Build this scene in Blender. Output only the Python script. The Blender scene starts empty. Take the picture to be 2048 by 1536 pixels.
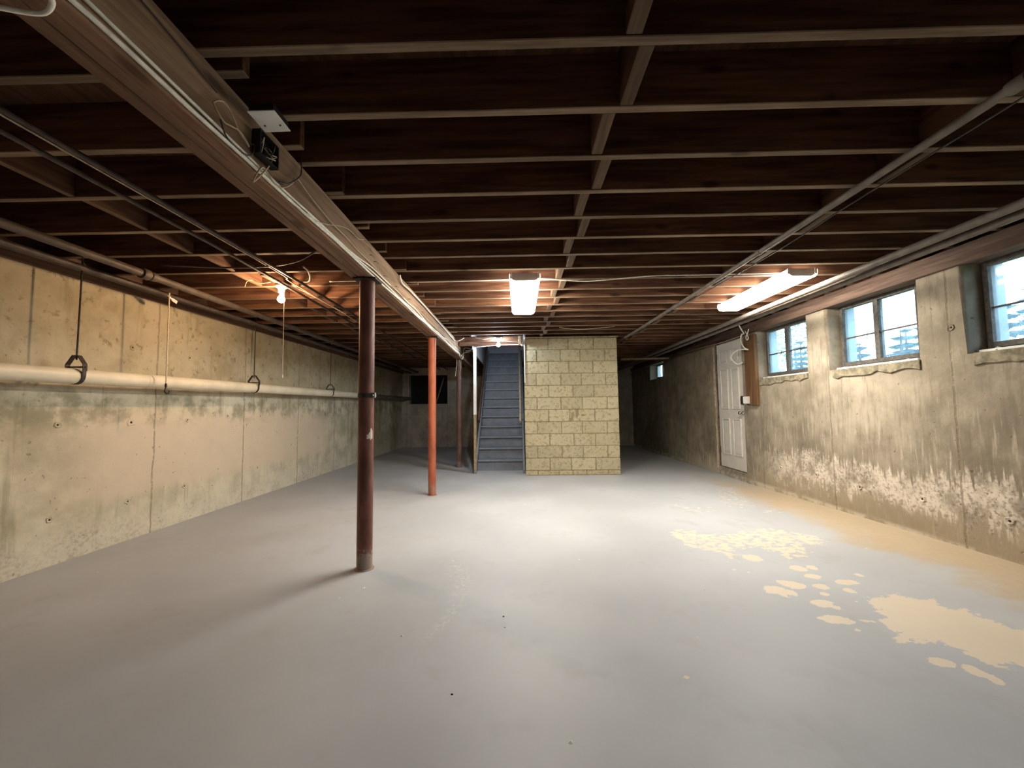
import bpy, bmesh, math, random
import numpy as np
from mathutils import Vector, Matrix

rnd = random.Random(7)
SC = bpy.context.scene
COL = SC.collection

# ------------------------------------------------------------------ camera
cam_d = bpy.data.cameras.new('camera')
cam = bpy.data.objects.new('camera', cam_d)
COL.objects.link(cam)
cam_d.sensor_fit = 'HORIZONTAL'
cam_d.sensor_width = 36.0
cam_d.lens = 36.0 * 785.0 / 2048.0
cam_d.clip_start = 0.02
cam_d.clip_end = 200
def cam_matrix(pitch, yaw, roll, loc):
    p, y, r = (math.radians(a) for a in (pitch, yaw, roll))
    fwd = Vector((math.sin(y) * math.cos(p), math.cos(y) * math.cos(p), math.sin(p)))
    right = Vector((math.cos(y), -math.sin(y), 0))
    up = right.cross(fwd)
    r2 = right * math.cos(r) + up * math.sin(r)
    u2 = up * math.cos(r) - right * math.sin(r)
    m = Matrix((r2, u2, -fwd)).transposed().to_4x4()
    m.translation = Vector(loc)
    return m
cam.matrix_world = cam_matrix(3.5234, -1.00507, -0.69312, (0, 0, 1.127))
SC.camera = cam

# ------------------------------------------------------------------ world, exposure
SKY_STRENGTH = 7.0
LAMP_TUBE = 72.0
LAMP_BULB = 1000.0
LAMP_STAIR = 1200.0
w = bpy.data.worlds.new('sky')
SC.world = w
w.use_nodes = True
bg = w.node_tree.nodes['Background']
bg.inputs[0].default_value = (0.74, 0.87, 1.0, 1)
bg.inputs[1].default_value = SKY_STRENGTH
SC.view_settings.view_transform = 'Standard'
SC.view_settings.look = 'None'
SC.view_settings.exposure = 0.0
SC.view_settings.gamma = 1.0
SC.view_settings.use_curve_mapping = False
try:
    SC.cycles.max_bounces = 6
    SC.cycles.diffuse_bounces = 5
    SC.cycles.glossy_bounces = 2
    SC.cycles.use_adaptive_sampling = True
    SC.cycles.adaptive_threshold = 0.1
    SC.cycles.adaptive_min_samples = 12
    SC.cycles.transparent_max_bounces = 8
    SC.cycles.sample_clamp_indirect = 8.0
    SC.cycles.use_denoising = True
    SC.cycles.caustics_reflective = False
    SC.cycles.caustics_refractive = False
except Exception:
    pass

# ------------------------------------------------------------------ helpers
class MB:
    """collects shapes for one mesh"""
    def __init__(self):
        self.v = []; self.f = []
    def add(self, vs, fs):
        o = len(self.v)
        self.v += [tuple(p) for p in vs]
        self.f += [tuple(i + o for i in f) for f in fs]
        return self
    def box(self, x0, x1, y0, y1, z0, z1):
        vs = [(x, y, z) for z in (z0, z1) for y in (y0, y1) for x in (x0, x1)]
        return self.add(vs, [(0, 2, 3, 1), (4, 5, 7, 6), (0, 1, 5, 4), (2, 6, 7, 3), (0, 4, 6, 2), (1, 3, 7, 5)])
    def bar(self, p0, p1, w, h, up=(0, 0, 1)):
        p0 = Vector(p0); p1 = Vector(p1); d = (p1 - p0).normalized()
        s = d.cross(Vector(up)).normalized(); u = s.cross(d)
        vs = []
        for p in (p0, p1):
            for a, b in ((-1, -1), (1, -1), (1, 1), (-1, 1)):
                vs.append(p + s * a * w / 2 + u * b * h / 2)
        return self.add(vs, [(0, 1, 2, 3), (7, 6, 5, 4), (0, 4, 5, 1), (1, 5, 6, 2), (2, 6, 7, 3), (3, 7, 4, 0)])
    def tube(self, pts, r, n=8, cap=True):
        pts = [Vector(p) for p in pts]
        ts = []
        for i in range(len(pts)):
            a = pts[max(0, i - 1)]; b = pts[min(len(pts) - 1, i + 1)]
            ts.append((b - a).normalized())
        ref = Vector((0, 0, 1)) if abs(ts[0].z) < .9 else Vector((1, 0, 0))
        s = ts[0].cross(ref).normalized()
        vs = []
        rr = r if isinstance(r, (list, tuple)) else [r] * len(pts)
        for p, t, q in zip(pts, ts, rr):
            s = (s - t * s.dot(t))
            if s.length < 1e-6:
                s = t.orthogonal()
            s.normalize()
            u = t.cross(s)
            for k in range(n):
                a = 2 * math.pi * k / n
                vs.append(p + (s * math.cos(a) + u * math.sin(a)) * q)
        fs = []
        for i in range(len(pts) - 1):
            for k in range(n):
                fs.append((i * n + k, i * n + (k + 1) % n, (i + 1) * n + (k + 1) % n, (i + 1) * n + k))
        if cap:
            fs.append(tuple(range(n - 1, -1, -1)))
            fs.append(tuple((len(pts) - 1) * n + k for k in range(n)))
        return self.add(vs, fs)
    def lathe(self, prof, c=(0, 0, 0), n=20):
        """prof: (radius, z) list around z"""
        vs = []; fs = []
        for r, z in prof:
            for k in range(n):
                a = 2 * math.pi * k / n
                vs.append((c[0] + r * math.cos(a), c[1] + r * math.sin(a), c[2] + z))
        for i in range(len(prof) - 1):
            for k in range(n):
                fs.append((i * n + k, i * n + (k + 1) % n, (i + 1) * n + (k + 1) % n, (i + 1) * n + k))
        fs.append(tuple(range(n - 1, -1, -1)))
        fs.append(tuple((len(prof) - 1) * n + k for k in range(n)))
        return self.add(vs, fs)
    def prism(self, prof, axis, a, b):
        """prof: 2D outline; axis 'x','y','z' extrude from a to b"""
        n = len(prof); vs = []
        for t in (a, b):
            for p, q in prof:
                vs.append({'x': (t, p, q), 'y': (p, t, q), 'z': (p, q, t)}[axis])
        fs = [tuple(range(n)), tuple(range(2 * n - 1, n - 1, -1))]
        for k in range(n):
            fs.append((k, k + n, (k + 1) % n + n, (k + 1) % n))
        return self.add(vs, fs)
    def mesh(self, name, bevel=0.0, seg=1, smooth=False):
        me = bpy.data.meshes.new(name)
        me.from_pydata(self.v, [], self.f)
        bm = bmesh.new(); bm.from_mesh(me)
        bmesh.ops.recalc_face_normals(bm, faces=bm.faces)
        if bevel:
            es = [e for e in bm.edges if len(e.link_faces) == 2 and e.calc_face_angle(0) > .6]
            bmesh.ops.bevel(bm, geom=es, offset=bevel, segments=seg, affect='EDGES', profile=.6)
        bm.to_mesh(me); bm.free()
        if smooth:
            me.polygons.foreach_set('use_smooth', [True] * len(me.polygons))
        me.update()
        return me
    def build(self, name, mat, parent=None, bevel=0.0, seg=1, smooth=False, auto=False):
        me = self.mesh(name, bevel, seg, smooth)
        me.materials.append(mat)
        o = bpy.data.objects.new(name, me)
        COL.objects.link(o)
        if parent is not None:
            o.parent = parent
        if auto:
            me.polygons.foreach_set('use_smooth', [True] * len(me.polygons))
            md = o.modifiers.new('edges', 'EDGE_SPLIT'); md.split_angle = math.radians(35)
        return o

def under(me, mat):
    """downward faces take the second material"""
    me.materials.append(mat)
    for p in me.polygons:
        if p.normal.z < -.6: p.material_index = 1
def tag(o, label, cat=None, group=None, kind=None):
    o['label'] = label
    if cat: o['category'] = cat
    if group: o['group'] = group
    if kind: o['kind'] = kind
    return o
def empty(name, loc=(0, 0, 0)):
    o = bpy.data.objects.new(name, None)
    o.empty_display_size = .1
    COL.objects.link(o); o.location = loc
    return o
def struct(o, label):
    o['kind'] = 'structure'; o['label'] = label
    return o
def copy(o, parent=None, loc=None):
    c = o.copy(); COL.objects.link(c)
    c.parent = parent
    if loc is not None: c.location = loc
    return c
def smooth_path(pts, per=5):
    P = [Vector(p) for p in pts]; out = []
    for i in range(len(P) - 1):
        p0 = P[max(0, i - 1)]; p1 = P[i]; p2 = P[i + 1]; p3 = P[min(len(P) - 1, i + 2)]
        for k in range(per):
            t = k / per
            out.append(.5 * ((2 * p1) + (p2 - p0) * t + (2 * p0 - 5 * p1 + 4 * p2 - p3) * t * t + (3 * p1 - p0 - 3 * p2 + p3) * t ** 3))
    out.append(P[-1])
    return out

# ------------------------------------------------------------------ materials
class G:
    def __init__(self, name):
        self.m = bpy.data.materials.new(name); self.m.use_nodes = True
        self.t = self.m.node_tree; self.n = self.t.nodes; self.n.clear()
        self.out = self.n.new('ShaderNodeOutputMaterial')
        self.b = self.n.new('ShaderNodeBsdfPrincipled')
        self.t.links.new(self.b.outputs[0], self.out.inputs[0])
    def link(self, a, b):
        if isinstance(a, (int, float)): b.default_value = a
        elif isinstance(a, tuple): b.default_value = a if len(a) == 4 or b.type == 'VECTOR' else (*a, 1)
        else: self.t.links.new(a, b)
    def math(self, op, a, b=0.0, c=0.0, clamp=False):
        x = self.n.new('ShaderNodeMath'); x.operation = op; x.use_clamp = clamp
        self.link(a, x.inputs[0]); self.link(b, x.inputs[1]); self.link(c, x.inputs[2])
        return x.outputs[0]
    def mix(self, f, a, b, mode='MIX'):
        x = self.n.new('ShaderNodeMix'); x.data_type = 'RGBA'; x.blend_type = mode
        self.link(f, x.inputs[0]); self.link(a, x.inputs[6]); self.link(b, x.inputs[7])
        return x.outputs[2]
    def step(self, v, lo, hi):
        x = self.n.new('ShaderNodeMapRange'); x.interpolation_type = 'SMOOTHSTEP'
        self.link(v, x.inputs[0]); self.link(lo, x.inputs[1]); self.link(hi, x.inputs[2])
        return x.outputs[0]
    def pos(self):
        return self.n.new('ShaderNodeNewGeometry').outputs['Position']
    def obj(self):
        return self.n.new('ShaderNodeTexCoord').outputs['Object']
    def rand(self):
        return self.n.new('ShaderNodeObjectInfo').outputs['Random']
    def sep(self, v):
        x = self.n.new('ShaderNodeSeparateXYZ'); self.link(v, x.inputs[0]); return x.outputs
    def scale(self, v, s, off=None):
        x = self.n.new('ShaderNodeVectorMath'); x.operation = 'MULTIPLY'
        self.link(v, x.inputs[0]); x.inputs[1].default_value = s
        if off is None: return x.outputs[0]
        y = self.n.new('ShaderNodeVectorMath'); y.operation = 'ADD'
        self.link(x.outputs[0], y.inputs[0]); self.link(off, y.inputs[1])
        return y.outputs[0]
    def noise(self, v, s, detail=3, rough=.55):
        x = self.n.new('ShaderNodeTexNoise'); self.link(v, x.inputs['Vector'])
        x.inputs['Scale'].default_value = s; x.inputs['Detail'].default_value = detail
        x.inputs['Roughness'].default_value = rough
        return x.outputs[0]
    def voro(self, v, s):
        x = self.n.new('ShaderNodeTexVoronoi'); self.link(v, x.inputs['Vector'])
        x.inputs['Scale'].default_value = s
        return x.outputs['Distance']
    def attr(self, name):
        x = self.n.new('ShaderNodeAttribute'); x.attribute_name = name
        return x.outputs['Fac']
    def bump(self, hgt, strength=.3, dist=.01):
        x = self.n.new('ShaderNodeBump'); x.inputs['Strength'].default_value = strength
        x.inputs['Distance'].default_value = dist
        self.link(hgt, x.inputs['Height']); self.t.links.new(x.outputs[0], self.b.inputs['Normal'])
    def done(self, col, rough=.7, metal=0.0, spec=.4):
        self.link(col, self.b.inputs['Base Color']); self.link(rough, self.b.inputs['Roughness'])
        self.b.inputs['Metallic'].default_value = metal
        self.b.inputs['Specular IOR Level'].default_value = spec
        return self.m

def simple(name, col, rough=.6, metal=0.0, var=.15, scale=20, bump=0.0, spec=.4):
    g = G(name); o = g.obj()
    n = g.noise(o, scale, 3)
    d = tuple(c * (1 - var) for c in col); l = tuple(min(1, c * (1 + var)) for c in col)
    if bump: g.bump(n, bump, .004)
    return g.done(g.mix(g.step(n, .3, .7), d, l), rough, metal, spec)

def wood(name, axis, dark, light, rough=.8, knots=True):
    g = G(name); o = g.obj(); r = g.rand()
    off = g.n.new('ShaderNodeCombineXYZ')
    for i in range(3): g.link(g.math('MULTIPLY', r, 7.3 + 5 * i), off.inputs[i])
    s = [14, 14, 14]; s[axis] = 1.1
    v = g.scale(o, tuple(s), off.outputs[0])
    n1 = g.noise(v, 1.6, 4, .6)
    s2 = [60, 60, 60]; s2[axis] = 3.0
    n2 = g.noise(g.scale(o, tuple(s2), off.outputs[0]), 1.0, 2, .6)
    c = g.mix(g.step(n1, .32, .68), dark, light)
    c = g.mix(g.math('MULTIPLY', g.step(n2, .45, .75), .35), c, tuple(x * .55 for x in dark))
    br = g.math('MULTIPLY_ADD', r, .45, .78)
    cc = g.n.new('ShaderNodeCombineXYZ')
    for i in range(3): g.link(br, cc.inputs[i])
    c = g.mix(1.0, c, cc.outputs[0], 'MULTIPLY')
    if knots:
        k = g.voro(g.scale(o, tuple(2.2 if i == axis else 6.0 for i in range(3)), off.outputs[0]), 1.0)
        c = g.mix(g.math('MULTIPLY', g.step(k, .16, .06), .7), c, tuple(x * .35 for x in dark))
    g.bump(n2, .25, .003)
    return g.done(c, rough, 0, .25)

def concrete(name, side):
    """poured wall; position-based mottling, pour streaks, seams, salts"""
    g = G(name); p = g.pos(); x, y, z = g.sep(p)
    nb = g.noise(p, .9, 3, .6); nm = g.noise(p, 4.5, 5, .65); nf = g.noise(p, 38, 3, .6)
    pit = g.noise(p, 22, 2, .5)
    along = y if side != 'back' else x
    sv = g.n.new('ShaderNodeCombineXYZ')
    g.link(g.math('MULTIPLY', along, 7.0), sv.inputs[0]); g.link(g.math('MULTIPLY', z, .55), sv.inputs[1])
    streak = g.noise(sv.outputs[0], 1.0, 4, .65)
    sv2 = g.n.new('ShaderNodeCombineXYZ')
    g.link(g.math('MULTIPLY', along, 30.0), sv2.inputs[0]); g.link(g.math('MULTIPLY', z, 3.2), sv2.inputs[1])
    drip = g.noise(sv2.outputs[0], 1.0, 3, .6)
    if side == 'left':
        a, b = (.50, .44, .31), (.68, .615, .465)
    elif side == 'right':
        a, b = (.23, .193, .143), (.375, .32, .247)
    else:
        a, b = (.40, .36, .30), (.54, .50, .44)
    c = g.mix(g.step(nb, .35, .65), a, b)
    c = g.mix(g.math('MULTIPLY', g.step(nm, .42, .72), .55), c, tuple(t * .62 for t in a))
    c = g.mix(g.math('MULTIPLY', g.step(nm, .5, .28), .4), c, tuple(min(1, t * 1.18) for t in b))
    if side == 'left':
        # smooth pinkish parged band below the drain pipe
        zz = g.math('ADD', z, g.math('MULTIPLY', g.math('SUBTRACT', nb, .5), .35))
        m = g.math('MULTIPLY', g.step(zz, 1.16, 1.06), g.step(zz, .30, .46))
        m = g.math('MULTIPLY', m, g.step(y, 2.6, 3.5))
        m = g.math('MULTIPLY', m, g.step(y, 7.4, 6.6))
        c = g.mix(g.math('MULTIPLY', m, .85), c, (.68, .56, .42))
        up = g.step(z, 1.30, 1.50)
        c = g.mix(g.math('MULTIPLY', up, .55), c, (.37, .305, .185))  # olive stain above the pipe; shade shielded from the bulb is painted in
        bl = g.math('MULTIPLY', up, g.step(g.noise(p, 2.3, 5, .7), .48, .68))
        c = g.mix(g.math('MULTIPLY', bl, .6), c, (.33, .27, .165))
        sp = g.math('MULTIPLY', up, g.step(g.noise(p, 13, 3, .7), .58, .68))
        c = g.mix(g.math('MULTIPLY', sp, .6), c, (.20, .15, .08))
        st = g.step(streak, .54, .68)
        c = g.mix(g.math('MULTIPLY', g.math('MULTIPLY', st, g.math('SUBTRACT', 1.0, m)), .5), c, (.24, .20, .12))
        # mildew belt right below the pipe
        mb = g.math('MULTIPLY', g.step(z, .95, 1.1), g.step(z, 1.36, 1.25))
        mb = g.math('MULTIPLY', mb, g.step(nm, .45, .62))
        c = g.mix(g.math('MULTIPLY', mb, .5), c, (.20, .19, .12))
        salt = g.math('MULTIPLY', g.step(g.math('ADD', z, g.math('MULTIPLY', nb, .6)), .66, .36), g.step(nf, .3, .6))
        c = g.mix(g.math('MULTIPLY', salt, .7), c, (.72, .66, .55))
        seam0 = 3.71
    elif side == 'right':
        c = g.mix(g.math('MULTIPLY', g.step(drip, .5, .72), .6), c, (.17, .135, .095))
        c = g.mix(g.math('MULTIPLY', g.math('MULTIPLY', g.step(drip, .46, .3), g.step(z, 1.35, .8)), .5), c, (.53, .455, .36))
        zz = g.math('ADD', z, g.math('MULTIPLY', g.math('SUBTRACT', drip, .5), .62))
        zz = g.math('ADD', zz, g.math('MULTIPLY', g.math('SUBTRACT', nb, .5), .5))
        band = g.math('MULTIPLY', g.step(zz, .57, .50), g.step(zz, .12, .26))
        band = g.math('MULTIPLY', band, g.step(y, 5.75, 5.0))
        band = g.math('MULTIPLY', band, g.step(nf, .30, .55))
        band = g.math('MULTIPLY', band, g.math('MULTIPLY_ADD', g.step(nm, .62, .42), .75, .25))
        c = g.mix(g.math('MULTIPLY', band, .85), c, (.70, .61, .52))
        low = g.math('MULTIPLY', g.step(zz, .26, .16), g.step(y, 6.2, 5.2))
        c = g.mix(g.math('MULTIPLY', low, .6), c, (.36, .29, .195))
        base = g.math('MULTIPLY', g.step(g.math('ADD', z, g.math('MULTIPLY', nm, .06)), .10, .06), g.step(nm, .4, .6))
        far = g.math('MULTIPLY', g.step(g.math('ADD', zz, g.math('MULTIPLY', nm, .2)), .42, .2), g.math('MULTIPLY', g.step(y, 6.7, 6.8), g.step(y, 9.2, 7.2)))
        base = g.math('MAXIMUM', base, g.math('MULTIPLY', far, .75))
        c = g.mix(g.math('MULTIPLY', base, .8), c, (.62, .55, .45))
        seam0 = 3.09
    else:
        c = g.mix(g.math('MULTIPLY', g.step(streak, .52, .7), .5), c, (.25, .22, .18))
        seam0 = .3
    # form joints, slightly wandering
    pp = g.math('PINGPONG', g.math('ADD', g.math('ADD', along, -seam0 + 12.2), g.math('MULTIPLY', g.math('SUBTRACT', nm, .5), .05)), .61)
    seam = g.math('MULTIPLY', g.step(pp, .013, .004), g.step(nf, .3, .5))
    c = g.mix(g.math('MULTIPLY', seam, .55), c, (.17, .13, .08))
    pits = g.math('MULTIPLY', g.step(pit, .69, .76), .6)
    c = g.mix(pits, c, tuple(t * .45 for t in a))
    hgt = g.math('ADD', g.math('MULTIPLY', nm, .6), g.math('MULTIPLY', nf, .35))
    hgt = g.math('SUBTRACT', hgt, g.math('ADD', seam, pits))
    g.bump(hgt, .35, .012)
    return g.done(c, .88, 0, .2)

def floor_mat():
    g = G('floor_paint'); p = g.pos(); x, y, z = g.sep(p)
    nb = g.noise(p, .8, 3, .55); nm = g.noise(p, 3.2, 4, .6); nf = g.noise(p, 26, 4, .65)
    c = g.mix(g.step(nb, .35, .65), (.415, .425, .445), (.495, .505, .53))
    c = g.mix(g.math('MULTIPLY', g.step(nm, .5, .72), .35), c, (.365, .355, .35))
    # tan, unpainted strip along the right wall
    tan = g.math('ADD', g.step(x, 2.2, 3.3), g.math('MULTIPLY', g.math('SUBTRACT', g.noise(p, 1.7, 5, .65), .5), 1.5))
    tan = g.math('MULTIPLY', g.step(tan, .30, .85), g.step(y, 7.0, 5.0))
    c = g.mix(g.math('MULTIPLY', tan, .9), c, g.mix(nf, (.40, .30, .19), (.52, .41, .27)))
    # paint worn off down to pale concrete
    wn = g.noise(g.scale(p, (1.0, 1.2, 1.0)), 15, 5, .68)
    wv = g.math('ADD', g.attr('wear'), g.math('MULTIPLY', g.math('SUBTRACT', wn, .5), 1.5))
    wear = g.step(wv, .49, .515)
    pale = g.mix(nm, (.74, .645, .52), (.66, .56, .44))
    c = g.mix(wear, c, pale)
    # chalky smear
    sm = g.math('MULTIPLY', g.attr('smear'), g.step(g.noise(p, 30, 4, .7), .47, .62))
    c = g.mix(g.math('MULTIPLY', sm, .28), c, (.78, .75, .70))
    # flecks
    vd = g.voro(p, 3.1)
    c = g.mix(g.math('MULTIPLY', g.step(vd, .024, .016), .8), c, (.8, .77, .7))
    vd2 = g.voro(g.scale(p, (1, 1, 1), (3.3, 1.7, 0.0)), 2.6)
    c = g.mix(g.math('MULTIPLY', g.step(vd2, .02, .013), .8), c, (.12, .10, .08))
    g.bump(g.math('ADD', g.math('MULTIPLY', nf, .25), g.math('SUBTRACT', nm, g.math('MULTIPLY', wear, .35))), .12, .008)
    r = g.math('MULTIPLY_ADD', nm, .2, .42)
    return g.done(c, r, 0, .35)

def block_mat():
    g = G('cinder_block'); o = g.obj(); p = g.pos(); r = g.rand()
    n1 = g.noise(p, 26, 3, .7); n2 = g.noise(p, 70, 3, .7); nb = g.noise(p, 2.2, 3, .5)
    c = g.mix(r, (.42, .365, .24), (.52, .455, .30))
    c = g.mix(g.math('MULTIPLY', g.step(nb, .4, .7), .4), c, (.56, .48, .35))
    c = g.mix(g.math('MULTIPLY', g.step(n1, .50, .66), .7), c, (.24, .20, .115))
    c = g.mix(g.math('MULTIPLY', g.step(n2, .56, .7), .6), c, (.24, .19, .11))
    g.bump(g.math('ADD', n1, n2), .6, .006)
    return g.done(c, .95, 0, .1)

def column_mat(name, dark, light, chips):
    g = G(name); p = g.pos(); x, y, z = g.sep(p)
    n = g.noise(g.scale(p, (1, 1, .4)), 9, 4, .6); nf = g.noise(p, 45, 3, .6)
    c = g.mix(g.step(n, .35, .65), dark, light)
    c = g.mix(g.math('MULTIPLY', g.step(nf, .58, .75), .4), c, tuple(t * .5 for t in dark))
    low = g.math('ADD', g.step(z, .26, .03), g.math('MULTIPLY', g.math('SUBTRACT', nf, .5), 1.6))
    c = g.mix(g.math('MULTIPLY', g.step(low, .55, .75), chips), c, (.34, .27, .22))
    g.bump(nf, .2, .003)
    return g.done(c, .55, 0, .4)

def emit(name, col, s):
    m = bpy.data.materials.new(name); m.use_nodes = True
    t = m.node_tree; t.nodes.clear()
    o = t.nodes.new('ShaderNodeOutputMaterial'); e = t.nodes.new('ShaderNodeEmission')
    e.inputs[0].default_value = (*col, 1); e.inputs[1].default_value = s
    t.links.new(e.outputs[0], o.inputs[0])
    return m

def glass_mat():
    m = bpy.data.materials.new('dusty_hazy_glass'); m.use_nodes = True
    t = m.node_tree; t.nodes.clear()
    o = t.nodes.new('ShaderNodeOutputMaterial')
    tr = t.nodes.new('ShaderNodeBsdfTransparent'); tr.inputs[0].default_value = (.88, .96, 1, 1)
    tl = t.nodes.new('ShaderNodeBsdfTranslucent'); tl.inputs[0].default_value = (.62, .84, 1, 1)  # translucent dust film, tinted blue to paint in halation haze
    gl = t.nodes.new('ShaderNodeBsdfGlossy'); gl.inputs['Roughness'].default_value = .1
    nz = t.nodes.new('ShaderNodeTexNoise'); nz.inputs['Scale'].default_value = 9; nz.inputs['Detail'].default_value = 4
    geo = t.nodes.new('ShaderNodeNewGeometry'); t.links.new(geo.outputs['Position'], nz.inputs['Vector'])
    mr = t.nodes.new('ShaderNodeMapRange'); mr.inputs[1].default_value = .3; mr.inputs[2].default_value = .7
    mr.inputs[3].default_value = .06; mr.inputs[4].default_value = .16
    t.links.new(nz.outputs[0], mr.inputs[0])
    m1 = t.nodes.new('ShaderNodeMixShader'); t.links.new(mr.outputs[0], m1.inputs[0])
    t.links.new(tr.outputs[0], m1.inputs[1]); t.links.new(tl.outputs[0], m1.inputs[2])
    m2 = t.nodes.new('ShaderNodeMixShader'); m2.inputs[0].default_value = .04
    t.links.new(m1.outputs[0], m2.inputs[1]); t.links.new(gl.outputs[0], m2.inputs[2])
    t.links.new(m2.outputs[0], o.inputs[0])
    return m

M = {}
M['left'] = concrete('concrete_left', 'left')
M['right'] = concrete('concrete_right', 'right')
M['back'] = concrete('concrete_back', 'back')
M['floor'] = floor_mat()
M['block'] = block_mat()
M['mortar'] = simple('mortar', (.27, .225, .13), .95, 0, .25, 40, .4)
WD, WL = (.070, .028, .016), (.190, .090, .048)
M['joist'] = wood('joist_wood', 0, WD, WL)
M['bridging'] = wood('bridging_wood', 1, WD, (.14, .068, .037))
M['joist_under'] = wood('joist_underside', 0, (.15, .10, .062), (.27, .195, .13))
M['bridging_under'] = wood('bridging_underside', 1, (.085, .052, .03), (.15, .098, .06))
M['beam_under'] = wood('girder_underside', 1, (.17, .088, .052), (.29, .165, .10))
M['beam'] = wood('girder_wood', 1, (.19, .115, .07), (.37, .245, .155))
M['plate'] = wood('sill_plate_wood', 1, (.075, .045, .034), (.15, .098, .075))
M['subfloor'] = wood('subfloor_wood', 1, (.10, .05, .03), (.18, .09, .05), .9, False)
M['boardz'] = wood('stained_board', 2, (.085, .042, .018), (.15, .078, .036))
M['railz'] = wood('rail_wood', 1, (.30, .22, .13), (.48, .37, .23), .6, False)
M['raild'] = wood('dark_rail_wood', 1, (.06, .035, .025), (.11, .065, .045), .6, False)
M['stub'] = wood('pale_stud_wood', 2, (.42, .28, .17), (.58, .42, .28))
M['pvc'] = simple('aged_pvc', (.74, .66, .50), .45, 0, .08, 6)
M['iron'] = simple('dark_iron', (.055, .045, .04), .6, .4, .3, 30, .1)
M['pipe_dark'] = simple('grimy_shaded_pipe', (.09, .068, .054), .6, .1, .3, 12, .1)  # dark pipe colour deepened by the shade above the left wall
M['pipe_mid'] = simple('dusty_pipe', (.15, .125, .102), .6, .1, .2, 12, .1)
M['pipe_heat'] = simple('shaded_heat_pipe', (.085, .066, .053), .6, .1, .2, 12, .1)  # shade between wall top and joists is put into this colour
M['copper'] = simple('tarnished_copper', (.07, .05, .042), .5, .5, .25, 15)
M['col1'] = column_mat('oxide_brown_paint', (.13, .045, .032), (.23, .088, .062), .85)
M['col2'] = column_mat('oxide_red_paint', (.27, .066, .030), (.38, .105, .050), .35)
M['col3'] = column_mat('dull_brown_paint', (.085, .045, .035), (.15, .085, .062), .5)
M['chip'] = simple('bare_primer', (.62, .52, .47), .7, 0, .2, 60)
M['stair'] = simple('stair_grey_paint', (.19, .21, .25), .5, 0, .12, 8)
M['nosing'] = simple('lit_stair_edge', (.27, .29, .33), .5, 0, .15, 20)  # tread-nose highlight put into the paint, lighter than the treads
M['white'] = simple('white_paint', (.72, .70, .66), .5, 0, .06, 12)
M['offwhite'] = simple('yellowed_paint', (.66, .60, .48), .55, 0, .15, 14)
M['door'] = simple('grey_white_door_paint', (.60, .56, .50), .45, 0, .05, 10)
M['black'] = simple('black_metal', (.02, .02, .02), .4, .3, .2, 20)
M['chrome'] = simple('worn_chrome', (.60, .58, .54), .25, 1.0, .08, 20)
M['galv'] = simple('galvanised_steel', (.45, .44, .42), .45, .7, .15, 25)
M['greybox'] = simple('grey_enamel', (.50, .48, .45), .5, 0, .08, 20)
M['cablew'] = simple('white_cable', (.86, .82, .72), .55, 0, .12, 30)
M['cablet'] = simple('tan_cable', (.50, .40, .27), .6, 0, .15, 30)
M['cabled'] = simple('black_cable', (.05, .04, .035), .6, 0, .2, 30)
M['fixture'] = simple('fixture_enamel', (.55, .52, .48), .4, 0, .05, 10)
M['porcelain'] = simple('porcelain', (.74, .68, .56), .3, 0, .05, 10)
M['rope'] = simple('cotton_cord', (.66, .55, .38), .9, 0, .15, 60)
M['lens'] = emit('lit_diffuser', (1.0, .93, .79), LAMP_TUBE)
M['bulb'] = emit('lit_warm_bulb', (1.0, .64, .35), LAMP_BULB)
M['bulb2'] = emit('lit_cool_bulb', (.72, .86, 1.0), LAMP_STAIR)
M['glass'] = glass_mat()
M['sash'] = simple('weathered_sash', (.085, .075, .065), .7, 0, .3, 30, .1)
M['sill'] = simple('crumbling_sill', (.215, .185, .128), .95, 0, .35, 22, .5)
M['edge'] = simple('chipped_plaster', (.56, .46, .35), .95, 0, .3, 25, .5)
M['jambpaint'] = simple('sky_tinted_jamb', (.30, .38, .47), .8, 0, .1, 10)  # white paint with the sky's blue light mixed into its colour
M['dark'] = simple('near_black', (.012, .012, .014), .9, 0, .3, 10)  # flat near-black for the boarded opening and the tie-hole discs
M['ground'] = simple('rough_grass', (.16, .20, .09), .95, 0, .4, 3)
M['leaf'] = simple('spruce_needles', (.05, .17, .20), .8, 0, .35, 4)
M['leaf2'] = simple('broad_leaves', (.14, .26, .15), .7, 0, .35, 4)
M['bark'] = simple('bark', (.10, .08, .06), .9, 0, .3, 20)
M['partition'] = simple('lavender_partition', (.64, .63, .68), .8, 0, .05, 6)

# ------------------------------------------------------------------ dimensions
XL, XR = -3.49, 3.36
Y0, Y1 = -2.5, 11.7
WTL, WTR = 2.19, 2.17           # tops of the poured walls
JZ, JT = 2.34, 2.575            # joist underside / top

# ------------------------------------------------------------------ floor
def floor_z(x, y):
    t = np.clip((x - 2.5) / .86, 0, 1); t = t * t * (3 - 2 * t)
    s = np.clip((y - 2.6) / 3.3, -.6, 1)
    return t * (.040 - .060 * s)
BIG = [(2.140,2.446),(2.262,2.498),(2.260,2.419),(2.341,2.394),(2.410,2.381),(2.368,2.298),(2.447,2.297),(2.466,2.275),(2.434,2.189),(2.485,2.100),(2.533,2.099),(2.653,2.000),(2.513,1.775),(2.255,1.712),(2.102,1.756),(2.037,1.743),(1.997,1.730),(1.969,1.750),(1.990,1.789),(1.976,1.831),(1.963,1.860),(1.967,1.905),(1.935,1.928),(1.868,1.936),(1.796,1.921),(1.770,1.953),(1.752,1.986),(1.757,2.029),(1.817,2.056),(1.810,2.093),(1.773,2.122),(1.716,2.142),(1.763,2.172),(1.868,2.181),(1.827,2.234),(1.896,2.213),(1.882,2.313),(1.930,2.289),(1.908,2.372),(1.987,2.409)]
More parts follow.
